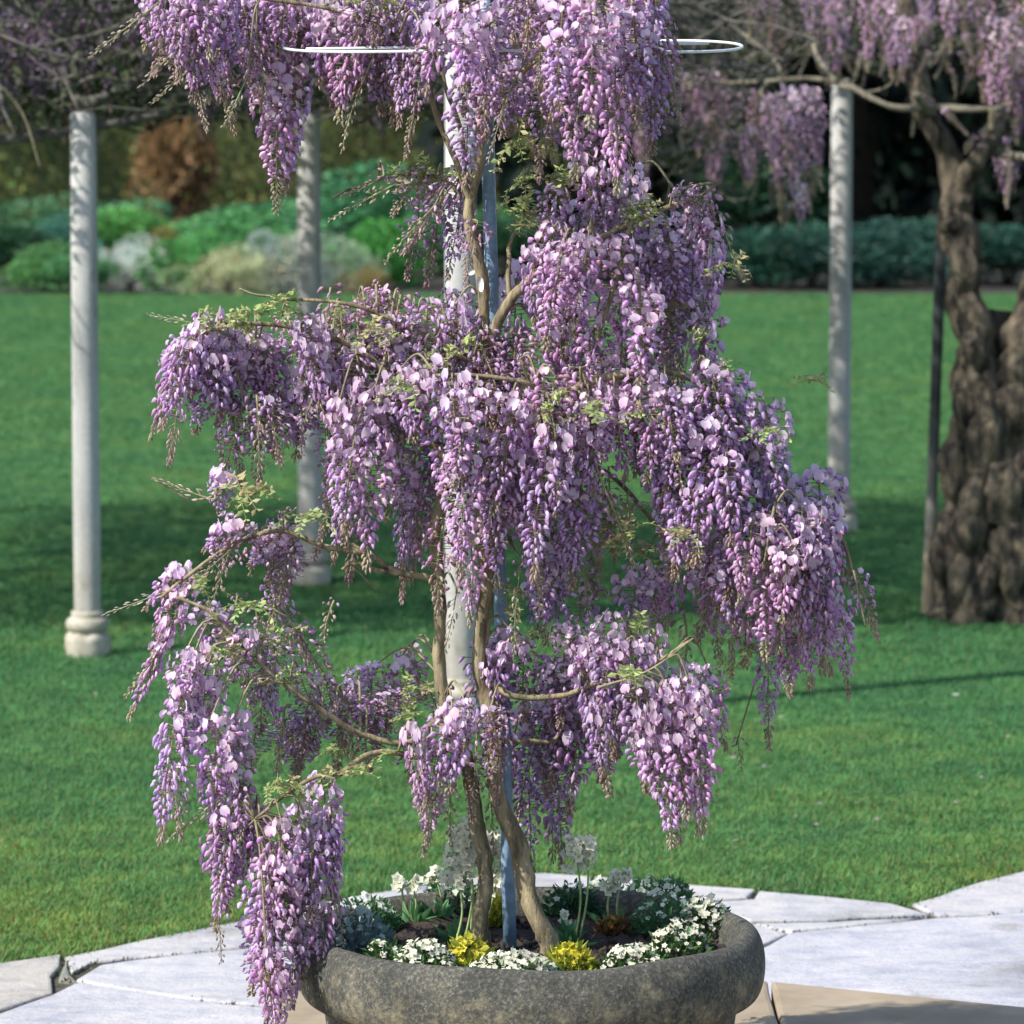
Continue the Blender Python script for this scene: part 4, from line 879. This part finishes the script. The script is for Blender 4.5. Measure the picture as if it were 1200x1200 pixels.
lily(540, 1108, 0, [(532, 1112, 538, 1030, 60, 26), (542, 1112, 550, 1000, 66, 32), (550, 1110, 545, 978, 44, 18), (556, 1112, 584, 1028, 54, 24), (540, 1108, 578, 996, 48, 20)], 'tallest white flower cluster in front of the left trunk')
lily(671, 1112, 0, [(672, 1112, 676, 999, 46, 20), (677, 1110, 690, 996, 22, 8)], 'rounded white flower head on bare stems right of the leaning trunk')
lily(663, 1106, 0, [(664, 1106, 664, 1070, 8, 3)], 'short single white bud left of the rounded white head')
lily(720, 1090, 0, [(716, 1090, 718, 1034, 26, 8), (724, 1090, 730, 1024, 24, 6)], 'small drooping white flowers at the back right of the bowl')
lily(484, 1085, 0, [(483, 1085, 483, 1034, 22, 5), (486, 1085, 470, 1034, 18, 5)], 'faded pair of white flowers on a thin stem at the back left of the bowl')
lily(514, 1082, 0, [(514, 1082, 512, 1030, 36, 9)], 'white flower head behind the tallest white cluster')

# ------------------------------------------------------------------ columns
m, nt, b, o = nodes('weathered_pale_concrete')
f1 = noise(nt, 3.5, 6, .6, stretch=(1, 1, .35)); f2 = noise(nt, 60, 4, .7)
c = ramp(nt, f1, [(.3, (.33, .335, .33)), (.7, (.56, .55, .535))])
tc = N(nt, 'ShaderNodeTexCoord'); sx = N(nt, 'ShaderNodeSeparateXYZ'); nt.links.new(tc.outputs['Object'], sx.inputs[0])
ml = N(nt, 'ShaderNodeMath', operation='MULTIPLY_ADD'); nt.links.new(f1, ml.inputs[0]); ml.inputs[1].default_value = .9; nt.links.new(sx.outputs[2], ml.inputs[2])
st = ramp(nt, ml.outputs[0], [(.45, (1, 1, 1)), (1.15, (0, 0, 0))])
c = mix(nt, c, (.30, .26, .165), mix(nt, (0, 0, 0), st, .55))
c = mix(nt, c, ramp(nt, f2, [(.3, (.75, .75, .75)), (.6, (1, 1, 1))]), .7, 'MULTIPLY')
nt.links.new(c, b.inputs['Base Color']); b.inputs['Roughness'].default_value = .9
f7 = noise(nt, 16, 5, .7, stretch=(1, 1, .06)); f8 = noise(nt, 5, 6, .7)
c = mix(nt, c, ramp(nt, f7, [(.34, (.60, .60, .57)), (.56, (1.02, 1.02, 1.02))]), .6, 'MULTIPLY')
c = mix(nt, c, ramp(nt, f8, [(.30, (.62, .60, .52)), (.42, (1, 1, 1))]), .7, 'MULTIPLY')
nt.links.new(c, b.inputs['Base Color'])
bump(nt, b, f2, .3, .004)
M_colm = m
M_cbase = plain('pale_column_base', (.27, .25, .19), (.44, .41, .34), 14, .9, .5, .006)
def column(px, py, label, hgt=2.13, r_=.0515, lean=0):
    p = G(px, py - 3); t = thing('stone_column', p, label, 'column', 'pale columns carrying the wisteria canopy')
    mb = MB(); lathe(mb, [(r_ * 1.0, .155), (r_ * 1.02, .5), (r_, 1.2), (r_ * .97, hgt - .02), (r_ * .8, hgt), (.001, hgt)], 40); s = mb.obj('shaft', M_colm, t)
    mb = MB(); lathe(mb, [(r_ * 1.05, .165), (.062, .163), (.064, .155), (.064, .146), (.061, .140), (.066, .138)] + roll(75, -75, 8, .066, .112, .018, .026) + [(.07, .084), (.066, .080), (.07, .076)], 40); mb.obj('base_moulding', M_cbase, t)
    mb = MB(); lathe(mb, [(.06, .082)] + roll(80, -20, 7, .072, .05, .0165, .027) + [(.0885, .03), (.087, .008), (.086, -.03)], 40, wob=.004); mb.obj('plinth', M_cbase, t)
    return t
column(103, 768, 'pale round column at the far left of the lawn with ringed base', 2.075)
column(364, 686, 'grey column behind the arching left branch, base just above the grass shadow')
column(983, 624, 'grey column right of the potted wisteria, its base partly behind blossoms')
column(540, 852, 'white column directly behind the wisteria trunks', 2.42, .053)

# dark post beside the old trunk
m, nt, b, o = nodes('dark_post_paint')
f1 = noise(nt, 30, 5, .6, stretch=(1, 1, .15))
tc = N(nt, 'ShaderNodeTexCoord'); sx = N(nt, 'ShaderNodeSeparateXYZ'); nt.links.new(tc.outputs['Object'], sx.inputs[0])
ml = N(nt, 'ShaderNodeMath', operation='MULTIPLY_ADD'); nt.links.new(f1, ml.inputs[0]); ml.inputs[1].default_value = .35; nt.links.new(sx.outputs[2], ml.inputs[2])
cc = ramp(nt, ml.outputs[0], [(.28, (.30, .24, .16)), (.60, (.15, .15, .13)), (1.0, (.018, .022, .024))])
nt.links.new(cc, b.inputs['Base Color']); b.inputs['Roughness'].default_value = .7; bump(nt, b, f1, .4, .004)
post = thing('wooden_post', G(1087, 719), 'thin dark post with bare wood foot leaning beside the old gnarled trunk', 'post')
mb = MB(); pt = W(1104, 250, G(1087, 719).y) - post.location
V = []
for k in range(8):
    c0 = np.array(pt) * (k / 7); w_ = .023 * (1 - .1 * k / 7) * (1 + R.uniform(-.04, .04))
    for dx, dy in ((-1, -.8), (-.8, -1), (.8, -1), (1, -.8), (1, .8), (.8, 1), (-.8, 1), (-1, .8)): V.append(c0 + np.array([dx * w_, dy * w_, 0]))
q = [(k * 8 + i, k * 8 + (i + 1) % 8, k * 8 + 8 + (i + 1) % 8, k * 8 + 8 + i) for k in range(7) for i in range(8)]
n0 = len(V); V.append(np.array(pt) + (0, 0, .01)); mb.add(V, q, [(56 + i, 56 + (i + 1) % 8, n0) for i in range(8)]); mb.obj('shaft', m, post, smooth=False)

# ------------------------------------------------------------------ old wisteria at right (trunk, limbs, canopy)
OY = G(1150, 724).y
old = thing('old_wisteria', G(1165, 724), 'old wisteria with thick gnarled trunk and purple canopy at the right edge', 'tree')
def strands(paths, mat, name, n=18, sides=34, lump=.10):
    mb = MB()
    for pts, r0, r1 in paths:
        P = smooth_path([W(x, y, OY + d) for x, y, d in pts], n)
        rr_ = np.linspace(r0, r1, len(P)); k = np.arange(len(P))
        rr_ = rr_ * (1 + .10 * np.sin(k * .37 + R.uniform(0, 6)) + .07 * np.sin(k * .83 + R.uniform(0, 6)))
        P = P + np.stack([.018 * np.sin(k * .30 + R.uniform(0, 6)), .03 * np.cos(k * .33 + R.uniform(0, 6)), 0 * k], 1)
        v0 = mb.n; tube(mb, P - np.array(old.location), rr_, sides, lump=0)
        if lump:
            V = mb.v[-1]; nr_ = len(P); ang = np.arange(sides) / sides * 2 * math.pi
            ph = NR.uniform(0, 6.28, 9)
            kk = np.arange(nr_)[:, None]
            f = .045 * np.sin(3 * ang + ph[0] + kk * .10) + .07 * np.sin(5 * ang + ph[1] - kk * .13) + .05 * np.sin(8 * ang + ph[2] + kk * .3) + .05 * np.sin(2 * ang + kk * .12 + ph[3]) + .035 * np.sin(11 * ang + ph[5] + .8 * np.sin(kk * .23 + ph[6])) + +.018 * np.sin(kk * .55 + ph[7] + 2 * np.sin(ang + ph[8])) + NR.uniform(-.035, .035, (nr_, sides))
            C0 = (P - np.array(old.location))[:, None, :]
            body = V[:nr_ * sides].reshape(nr_, sides, 3)
            V[:nr_ * sides] = (C0 + (body - C0) * (1 + f * lump * 10 * (1 if r0 > .05 else .5))[:, :, None]).reshape(-1, 3)
    return mb.obj(name, mat, old)
strands([([(1114, 732, 0), (1118, 640, 0), (1130, 540, .02), (1136, 470, .02), (1140, 400, 0), (1126, 320, 0), (1122, 225, 0)], .085, .058),
         ([(1150, 732, -.08), (1140, 650, -.1), (1150, 560, -.08), (1158, 480, -.06), (1150, 410, -.03), (1134, 330, 0), (1126, 225, .02)], .085, .042),
         ([(1190, 735, -.05), (1185, 650, -.1), (1172, 580, -.1), (1176, 500, -.06), (1196, 430, -.04), (1222, 340, 0), (1245, 240, .05), (1255, 120, .1)], .10, .08),
         ([(1222, 735, 0), (1215, 640, -.04), (1200, 540, -.08), (1196, 450, -.06), (1225, 360, 0), (1255, 250, .1), (1270, 120, .2)], .11, .09),
         ([(1170, 733, .15), (1172, 620, .12), (1168, 500, .12), (1176, 440, .12), (1182, 380, .14)], .14, .10),
         ([(1240, 735, .1), (1235, 640, .1), (1220, 520, .1), (1215, 430, .1), (1250, 330, .15)], .14, .09),
         ([(1096, 733, -.02), (1115, 714, -.05), (1145, 716, -.12), (1160, 690, -.12), (1164, 630, -.12)], .032, .05),
         ([(1210, 738, -.15), (1192, 690, -.16), (1190, 600, -.16), (1172, 520, -.13), (1152, 440, -.1), (1140, 380, -.08)], .055, .04),
         ([(1130, 735, -.12), (1128, 690, -.12), (1140, 600, -.13), (1162, 520, -.14), (1184, 450, -.12), (1210, 370, -.08)], .05, .035)], M_oldbark, 'trunk')
strands([([(1124, 270, 0), (1116, 215, 0), (1102, 170, .0), (1088, 135, 0), (1070, 60, .1), (1050, -60, .3)], .055, .036)], M_oldbark, 'limb', 6, 10, .08)
strands([([(1124, 250, 0), (1135, 215, 0), (1152, 178, .0), (1180, 120, .1), (1220, 20, .3)], .048, .034)], M_oldbark, 'limb', 6, 10, .08)
M_pale = plain('lichened_limb_bark', (.05, .048, .036), (.20, .18, .13), 18, .9, .6, .01, None, .35, .6)
for pts, r0, r1 in (([(1180, 128, -.1), (1140, 128, -.1), (1095, 126, -.1), (1050, 127, -.1), (1030, 118, -.05), (1010, 106, 0), (985, 97, .1), (940, 92, .3), (900, 95, .4), (860, 98, .5)], .016, .010),
                    ([(1088, 135, 0), (1082, 128, -.1), (1075, 110, -.2)], .022, .014), ([(1152, 178, 0), (1180, 182, -.05), (1215, 185, -.1)], .022, .018),
                    ([(905, 97, .35), (895, 110, .3), (900, 120, .3), (892, 140, .3), (897, 160, .2)], .010, .006), ([(910, 85, .4), (905, 70, .5), (890, 50, .6), (860, 30, .8)], .010, .007),
                    ([(985, 100, .1), (1010, 108, 0), (1040, 100, -.1), (1060, 80, -.2)], .008, .005), ([(985, 97, .1), (960, 60, .4), (950, 20, .5), (940, -40, .6)], .012, .01), ([(840, 175, .8), (815, 185, .8), (800, 200, .9), (780, 205, 1.0)], .007, .004), ([(860, 98, .5), (840, 95, .6), (810, 100, .7), (780, 88, .8)], .009, .005)):
    strands([(pts, r0, r1)], M_pale, 'branch', 5, 8, .12)

def canopy(root, x0, x1, y0, y1, zfun, ztop, nt_, nr, nl, rkinds, hanging, seed):
    """tangle of twigs, leaves and hanging racemes over the columns"""
    mb = MB()
    loc = np.array(root.location)
    for i in range(nt_):
        x, y = R.uniform(x0, x1), R.uniform(y0, y1); lo = zfun(x, y); z = R.uniform(lo + .08, ztop)
        a = R.uniform(0, 6.28); L = R.uniform(.3, 1.1); P = [np.array([x, y, z])]
        v = np.array([math.cos(a), math.sin(a), R.uniform(-.35, .2)])
        for k in range(5):
            v = v + NR.normal(0, .35, 3); v[2] -= .05; v /= np.linalg.norm(v)
            q = P[-1] + v * L / 5; q[2] = max(q[2], zfun(q[0], q[1]) + .03); P.append(q)
        r_ = R.uniform(.003, .011)
        tube(mb, np.array(P) - loc, np.linspace(r_, r_ * .4, 6), 4, cap=False)
    o_ = mb.obj('twigs', M_dtwig, root); o_['kind'] = 'stuff'
    mb = MB(); n = nl
    X = NR.uniform(x0, x1, n); Y = NR.uniform(y0, y1, n); lo = np.array([zfun(a, b_) for a, b_ in zip(X, Y)])
    Z = lo + .06 + (ztop - lo) * NR.uniform(0, 1, n) ** 1.5
    cards(mb, np.stack([X, Y, Z], 1) - loc, NR.uniform(.03, .07, n), np.array((.055, .070, .035))[None] * NR.uniform(.5, 1.5, (n, 1)), .45)
    o_ = mb.obj('leaves', M_leaf, root); o_['kind'] = 'stuff'
    for i in range(nr):
        x, y = R.uniform(x0, x1), R.uniform(y0, y1); z = zfun(x, y) + R.uniform(.22, .65)
        L = R.uniform(.22, .40); p0 = Vector((x, y, z))
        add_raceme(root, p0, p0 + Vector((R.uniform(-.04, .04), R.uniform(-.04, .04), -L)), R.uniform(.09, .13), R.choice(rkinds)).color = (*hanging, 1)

zr = lambda x, y: (2.24 if x > 1.15 else 1.72) + .09 * math.sin(x * 3.1 + y * 1.7) + .08 * math.sin(x * 7.3 - y * 2.9)
canopy(old, .62, 4.6, 10.4, 15.0, zr, 3.1, 900, 150, 12000, 'FFBT', (.85, .85, .80), 3)
RO = """890,105,882,215,26;905,110,905,200,26;920,100,915,240,30;935,105,930,250,30;945,100,945,215,28;955,105,962,205,24;880,150,876,220,22;925,150,920,262,28;905,140,912,230,26;940,140,950,230,24
880,-10,878,45,24;905,-20,903,50,24;950,-20,950,50,24;975,-30,975,40,24;1020,-20,1018,85,28;1045,-10,1050,92,26;1060,20,1062,95,22;1030,0,1035,70,26
1090,-30,1088,40,26;1110,-20,1110,60,26;1150,-20,1150,80,30;1165,20,1160,150,30;1185,20,1186,165,34;1200,0,1205,140,34;1175,60,1172,160,28;1190,90,1192,170,26;1130,-20,1130,50,26;1181,182,1179,240,22;1172,184,1174,225,18;1188,184,1185,225,18;1150,60,1152,120,24;1210,60,1212,180,30;1225,20,1225,150,30
940,220,938,270,10;1080,20,1072,55,10"""
for item in RO.replace('\n', ';').split(';'):
    x0, y0, x1, y1, w_ = map(float, item.split(',')); dy = OY + R.uniform(-.25, .35)
    p0, p1 = W(x0, y0, dy), W(x1, y1, dy)
    add_raceme(old, p0, p1, w_ * (dy - CAM.y) / F * 1.15, R.choice('FTBF')).color = (.88, .88, .82, 1)
NO = """1075,122,1068,160,9;1085,125,1078,150,8;1095,128,1110,172,9;1105,128,1135,158,9;1095,120,1078,110,8;1085,115,1072,98,8;1140,165,1130,180,8;1145,160,1132,178,9;1150,170,1140,188,9;1150,160,1165,140,9;1120,30,1095,75,9;1130,40,1145,80,9;1100,20,1070,60,9;1110,60,1095,92,9;1125,60,1132,95,9;1135,90,1125,110,8;1060,70,1050,100,8;1040,60,1032,90,8;885,205,877,235,8;925,240,920,270,8;955,190,965,225,8;945,215,950,250,8;905,210,903,245,8;948,30,950,65,8;1090,60,1075,85,9;1150,30,1165,70,9;1180,160,1178,245,9;985,60,1000,85,8;1010,60,1000,100,9;1115,80,1118,115,8"""
for item in NO.split(';'):
    x0, y0, x1, y1, w_ = map(float, item.split(',')); dy = OY + R.uniform(-.25, .05)
    add_raceme(old, W(x0, y0, dy), W(x1, y1, dy), w_ * (dy - CAM.y) / F * 1.2, 'N')

# left canopy
lw = thing('pergola_wisteria', (-1.9, 8.6, 2.05), 'dark tangled wisteria canopy resting on the columns at upper left', 'tree')
zl = lambda x, y: 2.0 + .04 * math.sin(x * 5.1 + y * 2.7) + .04 * math.sin(x * 11.3 - y * 3.9) + (.05 if x > -1.6 else 0) - .018 * (y - 8.3)
canopy(lw, -4.4, .55, 7.9, 12.6, zl, 3.0, 2600, 170, 42000, 'TBFT', (.62, .62, .64), 4)  # raceme colour is darkened, putting the canopy's shade into the flowers
for pts, r0, r1 in (([(-60, 160, -.1), (20, 162, -.1), (100, 150, 0), (180, 136, .1), (240, 118, .2), (330, 70, .4)], .022, .014), ([(100, 125, 0), (60, 90, .1), (0, 60, .2), (-80, 40, .3)], .02, .016),
                    ([(100, 125, 0), (170, 90, .1), (260, 40, .2), (340, 0, .3)], .02, .012), ([(75, 78, -.2), (85, 100, -.2), (110, 90, -.2), (150, 95, -.2)], .010, .006), ([(-20, 80, -.6), (25, 130, -.6), (48, 200, -.6)], .005, .003), ([(250, 118, .2), (245, 140, .2), (240, 150, .2)], .02, .01)):
    P = smooth_path([W(x, y, 8.3 + d) for x, y, d in pts], 6); mb = MB(); k = np.arange(len(P))
    tube(mb, P - np.array(lw.location), np.linspace(r0, r1, len(P)) * (1 + .12 * np.sin(k * 1.7)), 8, lump=.1); mb.obj('limb', M_dtwig if r0 > .006 else M_twig, lw)
for x, y, x1, y1, w_, kd in ((230, 100, 238, 165, 22, 'T'), (245, 90, 244, 160, 22, 'B'), (30, 20, 30, 100, 26, 'F'), (10, 10, 8, 90, 26, 'B'), (60, 0, 60, 70, 26, 'F'), (20, 60, 18, 140, 26, 'T'), (85, 10, 84, 80, 26, 'F'), (120, 0, 122, 75, 26, 'B'), (150, 20, 148, 95, 24, 'T'), (45, 70, 44, 135, 24, 'B'), (100, 60, 100, 118, 22, 'T'), (170, 60, 168, 120, 22, 'B'), (5, 90, 5, 150, 24, 'F'), (70, 60, 72, 125, 22, 'B'), (130, 80, 132, 130, 20, 'T'), (200, 60, 202, 125, 22, 'T')):
    add_raceme(lw, W(x, y, 8.4), W(x1, y1, 8.4), w_ * 18.7 / F * 1.2, kd).color = (.62, .62, .66, 1)  # these racemes get the same shade painted in by object colour

# ------------------------------------------------------------------ border shrubs, hedge, dark trees
def blob_mesh(name, n, lsz, lobes, asp=.55, inner=.25):
    """unit shrub: lobed dome of leaves (x,y in -.5...5, z 0..1)"""
    mb = MB(); L = []
    for i in range(lobes):
        a = R.uniform(0, 6.28); r_ = .30 * math.sqrt(R.random()); L.append((r_ * 1.25 * math.cos(a), r_ * math.sin(a), R.uniform(.12, .74), R.uniform(.10, .22)))
    L.append((0, 0, .4, .3)); L = np.array(L)
    k = NR.integers(0, len(L), n); d = NR.normal(size=(n, 3)); d /= np.linalg.norm(d, axis=1)[:, None]
    rr_ = L[k, 3] * (1 - inner * NR.uniform(0, 1, n) ** 2)
    P = np.stack([L[k, 0] + d[:, 0] * rr_, L[k, 1] + d[:, 1] * rr_, L[k, 2] + d[:, 2] * rr_ * 1.15], 1)
    P[:, 2] = np.abs(P[:, 2])
    g = NR.uniform(.55, 1.45, n) * NR.uniform(.75, 1.25, len(L))[k]
    col = np.stack([g * NR.uniform(.85, 1.3, n), g, g * NR.uniform(.8, 1.15, n)], 1)
    cards(mb, P, NR.uniform(.6, 1.4, n) * lsz, col, asp, d + np.array([0, 0, .35]))
    return mb.mesh(name, M_leaf)
SH = [blob_mesh('shrub_foliage', 4200, .055, 15) for _ in range(4)] + [blob_mesh('fine_foliage', 5200, .04, 15, .3) for _ in range(2)]
M_stemd = plain('dark_shrub_stems', (.03, .025, .018), (.09, .075, .05), 15, .9, .4)
STM = MB()
for i in range(7): tube(STM, [(R.uniform(-.06, .06), R.uniform(-.06, .06), 0), (R.uniform(-.15, .15), R.uniform(-.15, .15), .3), (R.uniform(-.3, .3), R.uniform(-.3, .3), .55)], [.02, .014, .008], 5)
STM = STM.mesh('shrub_stems', M_stemd)
def flower_dots(n, s):
    mb = MB(); d = NR.normal(size=(n, 3)); d[:, 2] = np.abs(d[:, 2]); d /= np.linalg.norm(d, axis=1)[:, None]
    cards(mb, d * np.array([.46, .46, .92]) * NR.uniform(.85, 1.04, (n, 1)), NR.uniform(.7, 1.3, n) * s, np.ones((n, 3)) * NR.uniform(.8, 1.1, (n, 1)), .9)
    return mb.mesh('shrub_flowers', M_leaf)
DOTS = [flower_dots(420, .06), flower_dots(60, .07)]
def shrub(px, pyb, pyt, wpx, Y, col, label, var=None, dots=None, dcol=None, name='shrub', cat='shrub', group='border shrubs beyond the lawn', depth=None):
    dist = Y - CAM.y; sc = dist / F
    base = W(px, pyb, Y); base.z = 0.0
    h = (pyb - pyt) * sc if pyb > 300 else W(px, pyt, Y).z
    h = max(.25, W(px, pyt, Y).z)
    t = thing(name, base, label, cat, group)
    o_ = put('foliage', SH[var if var is not None else R.randrange(4)], t); o_.scale = (wpx * sc * 1.62, (depth or wpx * sc * 1.15), h * 1.10); o_.rotation_euler.z = 0; o_.color = (*[c_ * (1.5 if max(col) < .08 else 2.3) if c_ < .18 else c_ * 1.15 for c_ in col], 1)
    o_['kind'] = 'stuff'
    s_ = put('stems', STM, t); s_.scale = (wpx * sc * .9, wpx * sc * .9, h * .9)
    if dots is not None:
        f_ = put('flowers', DOTS[dots], t); f_.scale = (wpx * sc * 1.0, (depth or wpx * sc * .95), h * .98); f_.color = (*dcol, 1); f_['kind'] = 'stuff'
    return t
SB = FAR - .1
shrub(15, 325, 258, 90, SB + 2, (.020, .065, .030), 'dark green shrub at the far left end of the border')
shrub(60, 327, 283, 80, SB + .6, (.045, .12, .04), 'mid green low shrub left of the left column')
shrub(72, 300, 250, 60, SB + 4, (.03, .095, .07), 'teal green upright shrub behind the left column')
shrub(150, 329, 278, 80, SB + .6, (.50, .60, .56), 'silvery grey mound right of the left column', 4)
shrub(150, 300, 238, 90, SB + 4.5, (.055, .16, .045), 'light green shrub with pale yellow flowers in front of the copper shrub', None, 1, (.60, .58, .25))
shrub(197, 300, 262, 34, SB + 3, (.09, .10, .03), 'small shrub with orange red flowers in the border', None, 1, (.65, .11, .04))
shrub(212, 336, 268, 60, SB + .4, (.040, .135, .040), 'bright green round shrub beside the silvery mound')
shrub(275, 310, 246, 150, SB + 3.5, (.045, .14, .05), 'wide green shrub behind the cream flowered mounds')
shrub(262, 341, 288, 88, SB + .2, (.42, .50, .30), 'pale sage mound dotted with cream flowers', 4, 0, (.50, .46, .26))
shrub(338, 341, 268, 62, SB + .4, (.26, .34, .16), 'cream flowered shrub left of the grey column', 5, 0, (.60, .55, .38))
shrub(395, 335, 266, 70, SB + .8, (.24, .34, .24), 'grey green shrub with white flowers right of the grey column', 5, 1, (.55, .55, .48))
shrub(445, 340, 258, 80, SB + 1.2, (.035, .14, .03), 'vivid green shrub left of the central column')
shrub(428, 342, 312, 40, SB + .1, (.22, .085, .03), 'small ochre yellow plant at the lawn edge', 4)
shrub(430, 290, 190, 150, SB + 5, (.028, .10, .045), 'tall green shrub behind the upper left sprays')
shrub(520, 342, 240, 110, SB + 3, (.03, .09, .035), 'dark green shrub behind the central column')
shrub(620, 344, 250, 130, SB + 2.5, (.022, .07, .032), 'dark shrub behind the wisteria trunk')
shrub(740, 345, 265, 130, SB + 2, (.022, .07, .035), 'dark green shrub hidden behind the purple blossoms')
shrub(885, 346, 258, 120, SB + 1.2, (.020, .070, .048), 'blue green shrub left of the right column')
shrub(950, 346, 262, 90, SB + 1.0, (.022, .066, .050), 'low blue green shrub just behind the right column')
shrub(1030, 347, 256, 110, SB + 1.2, (.022, .070, .055), 'blue green shrub between the right column and the dark post')
shrub(1090, 347, 252, 90, SB + 2.0, (.026, .075, .055), 'bluish shrub behind the dark post')
shrub(1180, 347, 260, 120, SB + 1.5, (.018, .06, .045), 'dark shrub behind the old gnarled trunk')
shrub(900, 300, 165, 150, SB + 6, (.020, .062, .034), 'tall dim green shrub under the hanging canopy at right')
cop = shrub(212, 300, 118, 115, SB + 7.5, (.22, .075, .036), 'tall copper brown shrub against the olive hedge', None, None, None, 'copper_shrub')
cop.children[0].scale.x *= .66

def leaf_wall(name, x0, x1, yy, h, n, lsz, col, label, cat, bulge=.5, dark=.5):
    t = thing(name, ((x0 + x1) / 2, yy, 0), label, cat)
    X = NR.uniform(x0, x1, n); Z = h * NR.uniform(0, 1, n)
    bl = np.sin(X * 1.9 + np.sin(Z * 2.2)) * .5 + np.sin(Z * 2.7 + X * .8) * .5 + np.sin(X * 5.1 + Z * 3.3) * .3
    Y = -bulge * bl + NR.uniform(-.12, .3, n) + .05 * Z
    g = NR.uniform(.5, 1.5, n) * (1 + .25 * np.sin(X * 1.1 + 1) * np.sin(Z * 1.3))
    colr = np.stack([g * NR.uniform(.8, 1.5, n), g, g * NR.uniform(.8, 1.1, n)], 1)
    mb = MB(); cards(mb, np.stack([X - (x0 + x1) / 2, Y, Z], 1), NR.uniform(.6, 1.4, n) * lsz, colr, .6, np.tile((0, -.5, .4), (n, 1)))
    o_ = mb.obj('foliage', M_leaf, t); o_.color = (*col, 1); o_['kind'] = 'stuff'
    # woody core
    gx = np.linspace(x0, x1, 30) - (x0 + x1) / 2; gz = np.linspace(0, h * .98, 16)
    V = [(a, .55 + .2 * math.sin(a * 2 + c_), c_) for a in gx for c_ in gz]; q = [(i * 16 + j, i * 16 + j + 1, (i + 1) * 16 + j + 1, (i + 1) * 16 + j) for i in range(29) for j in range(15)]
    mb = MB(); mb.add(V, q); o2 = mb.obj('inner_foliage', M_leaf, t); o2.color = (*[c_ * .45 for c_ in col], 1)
    return t
shrub(110, 300, 232, 120, SB + 5, (.035, .115, .06), 'teal green shrub far back between the left column and the copper shrub')
shrub(330, 300, 225, 150, SB + 5.5, (.035, .12, .05), 'soft green shrub far back behind the grey column')
shrub(20, 300, 225, 130, SB + 5, (.035, .085, .04), 'dim green shrub far back at the left edge')
shrub(100, 331, 296, 70, SB + .3, (.05, .14, .06), 'low green tuft at the lawn edge beside the silvery mound')
HY = SB + 10
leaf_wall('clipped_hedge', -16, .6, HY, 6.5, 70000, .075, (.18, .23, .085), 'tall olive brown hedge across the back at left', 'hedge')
# dark yews at right
def conifer_mesh(n):
    mb = MB(); Z = NR.uniform(0, 1, n) ** .9; a = NR.uniform(0, 6.28, n)
    layer = .78 + .22 * np.sin(Z * 42 + a * 2)
    r_ = .5 * (1 - Z ** 1.6) ** .7 * layer * (1 - .3 * NR.uniform(0, 1, n) ** 2)
    P = np.stack([r_ * np.cos(a), r_ * np.sin(a), Z], 1); g = NR.uniform(.4, 1.6, n)
    cards(mb, P, NR.uniform(.6, 1.4, n) * .05, np.stack([g, g, g], 1), .4, np.stack([np.cos(a), np.sin(a), np.full(n, -.3)], 1))
    return mb.mesh('yew_foliage', M_leaf)
CON = [conifer_mesh(7000) for _ in range(2)]
for k, (x, y, w_, h_, lab) in enumerate(((1.2, 38.5, 4.2, 9, 'black green yew left of the dark yews beyond the right lawn'), (3.6, 40, 5, 10, 'black green yew standing between the right column and old trunk'), (6.4, 39, 5, 10, 'black green yew behind the old gnarled trunk'), (2.3, 43, 6, 11, 'taller yew filling the gap behind the front yews'), (9.5, 41, 6, 11, 'black green yew beyond the right edge'), (5.0, 44, 6, 12, 'tallest yew at the back of the dark group'))):
    t = thing('yew_tree', (x, y, 0), lab, 'tree', 'dark yews behind the right border')
    mb = MB(); tube(mb, [(0, 0, 0), (.05, 0, h_ * .4), (0, .05, h_ * .85)], [.22, .16, .05], 8, lump=.1); mb.obj('trunk', M_stemd, t)
    o_ = put('crown', CON[k % 2], t); o_.scale = (w_, w_, h_); o_.rotation_euler.z = R.uniform(0, 6.28); o_.color = (.008, .018, .012, 1)  # near-black crown colour stands in for the shade on these trees
leaf_wall('dark_hedge', .4, 18, HY + 1.5, 7, 14000, .14, (.008, .016, .011), 'black green hedge with deep shade put into its colour behind the yews', 'hedge')  # deep shade is painted in through the near-black leaf colour

# small things on the lawn
M_dais = petal('daisy_petals', .2, .6, .02)
for px, py, lab in ((1120, 824, 'single white daisy on the sunlit lawn at right'), (915, 850, 'tiny pale daisy on the lawn below the right blossoms'), (112, 823, 'tiny pale daisy on the lawn at left')):
    p = G(px, py); t = thing('daisy', (p.x, p.y, 0), lab, 'flower', 'daisies in the lawn')
    mb = MB(); tube(mb, [(0, 0, -.012), (0, 0, .03)], .001, 4, (.1, .2, .05)); mb.obj('stem', M_stem, t)
    mb = MB()
    s_ = .016 if px == 1120 else .008
    for k in range(12):
        a = k / 12 * 6.283; d = np.array([math.cos(a), math.sin(a), 0]); s2 = np.array([-d[1], d[0], 0])
        mb.add([(0, 0, .031), d * s_ * .6 + s2 * s_ * .2 + (0, 0, .033), d * s_ + (0, 0, .032), d * s_ * .6 - s2 * s_ * .2 + (0, 0, .033)], [(0, 1, 2, 3)], None, (.8, .8, .76))
    mb.obj('petals', M_dais, t)
mb = MB()
for i in range(45):
    px, py = R.gauss(860, 170), R.uniform(850, 1000); p = G(px, py)
    s_ = R.uniform(.006, .012); a = R.uniform(0, 6.28); d = np.array([math.cos(a), math.sin(a), .2]) * s_; e = np.array([-d[1], d[0], .3 * s_]) * .6
    c0 = np.array([p.x, p.y, R.uniform(.004, .012)]); mb.add([c0 - d, c0 + e, c0 + d, c0 - e], [(0, 1, 2, 3)], None, hsv_jit((.34, .24, .30)))
tag(mb.obj('fallen_petals', M_dais), kind='stuff')
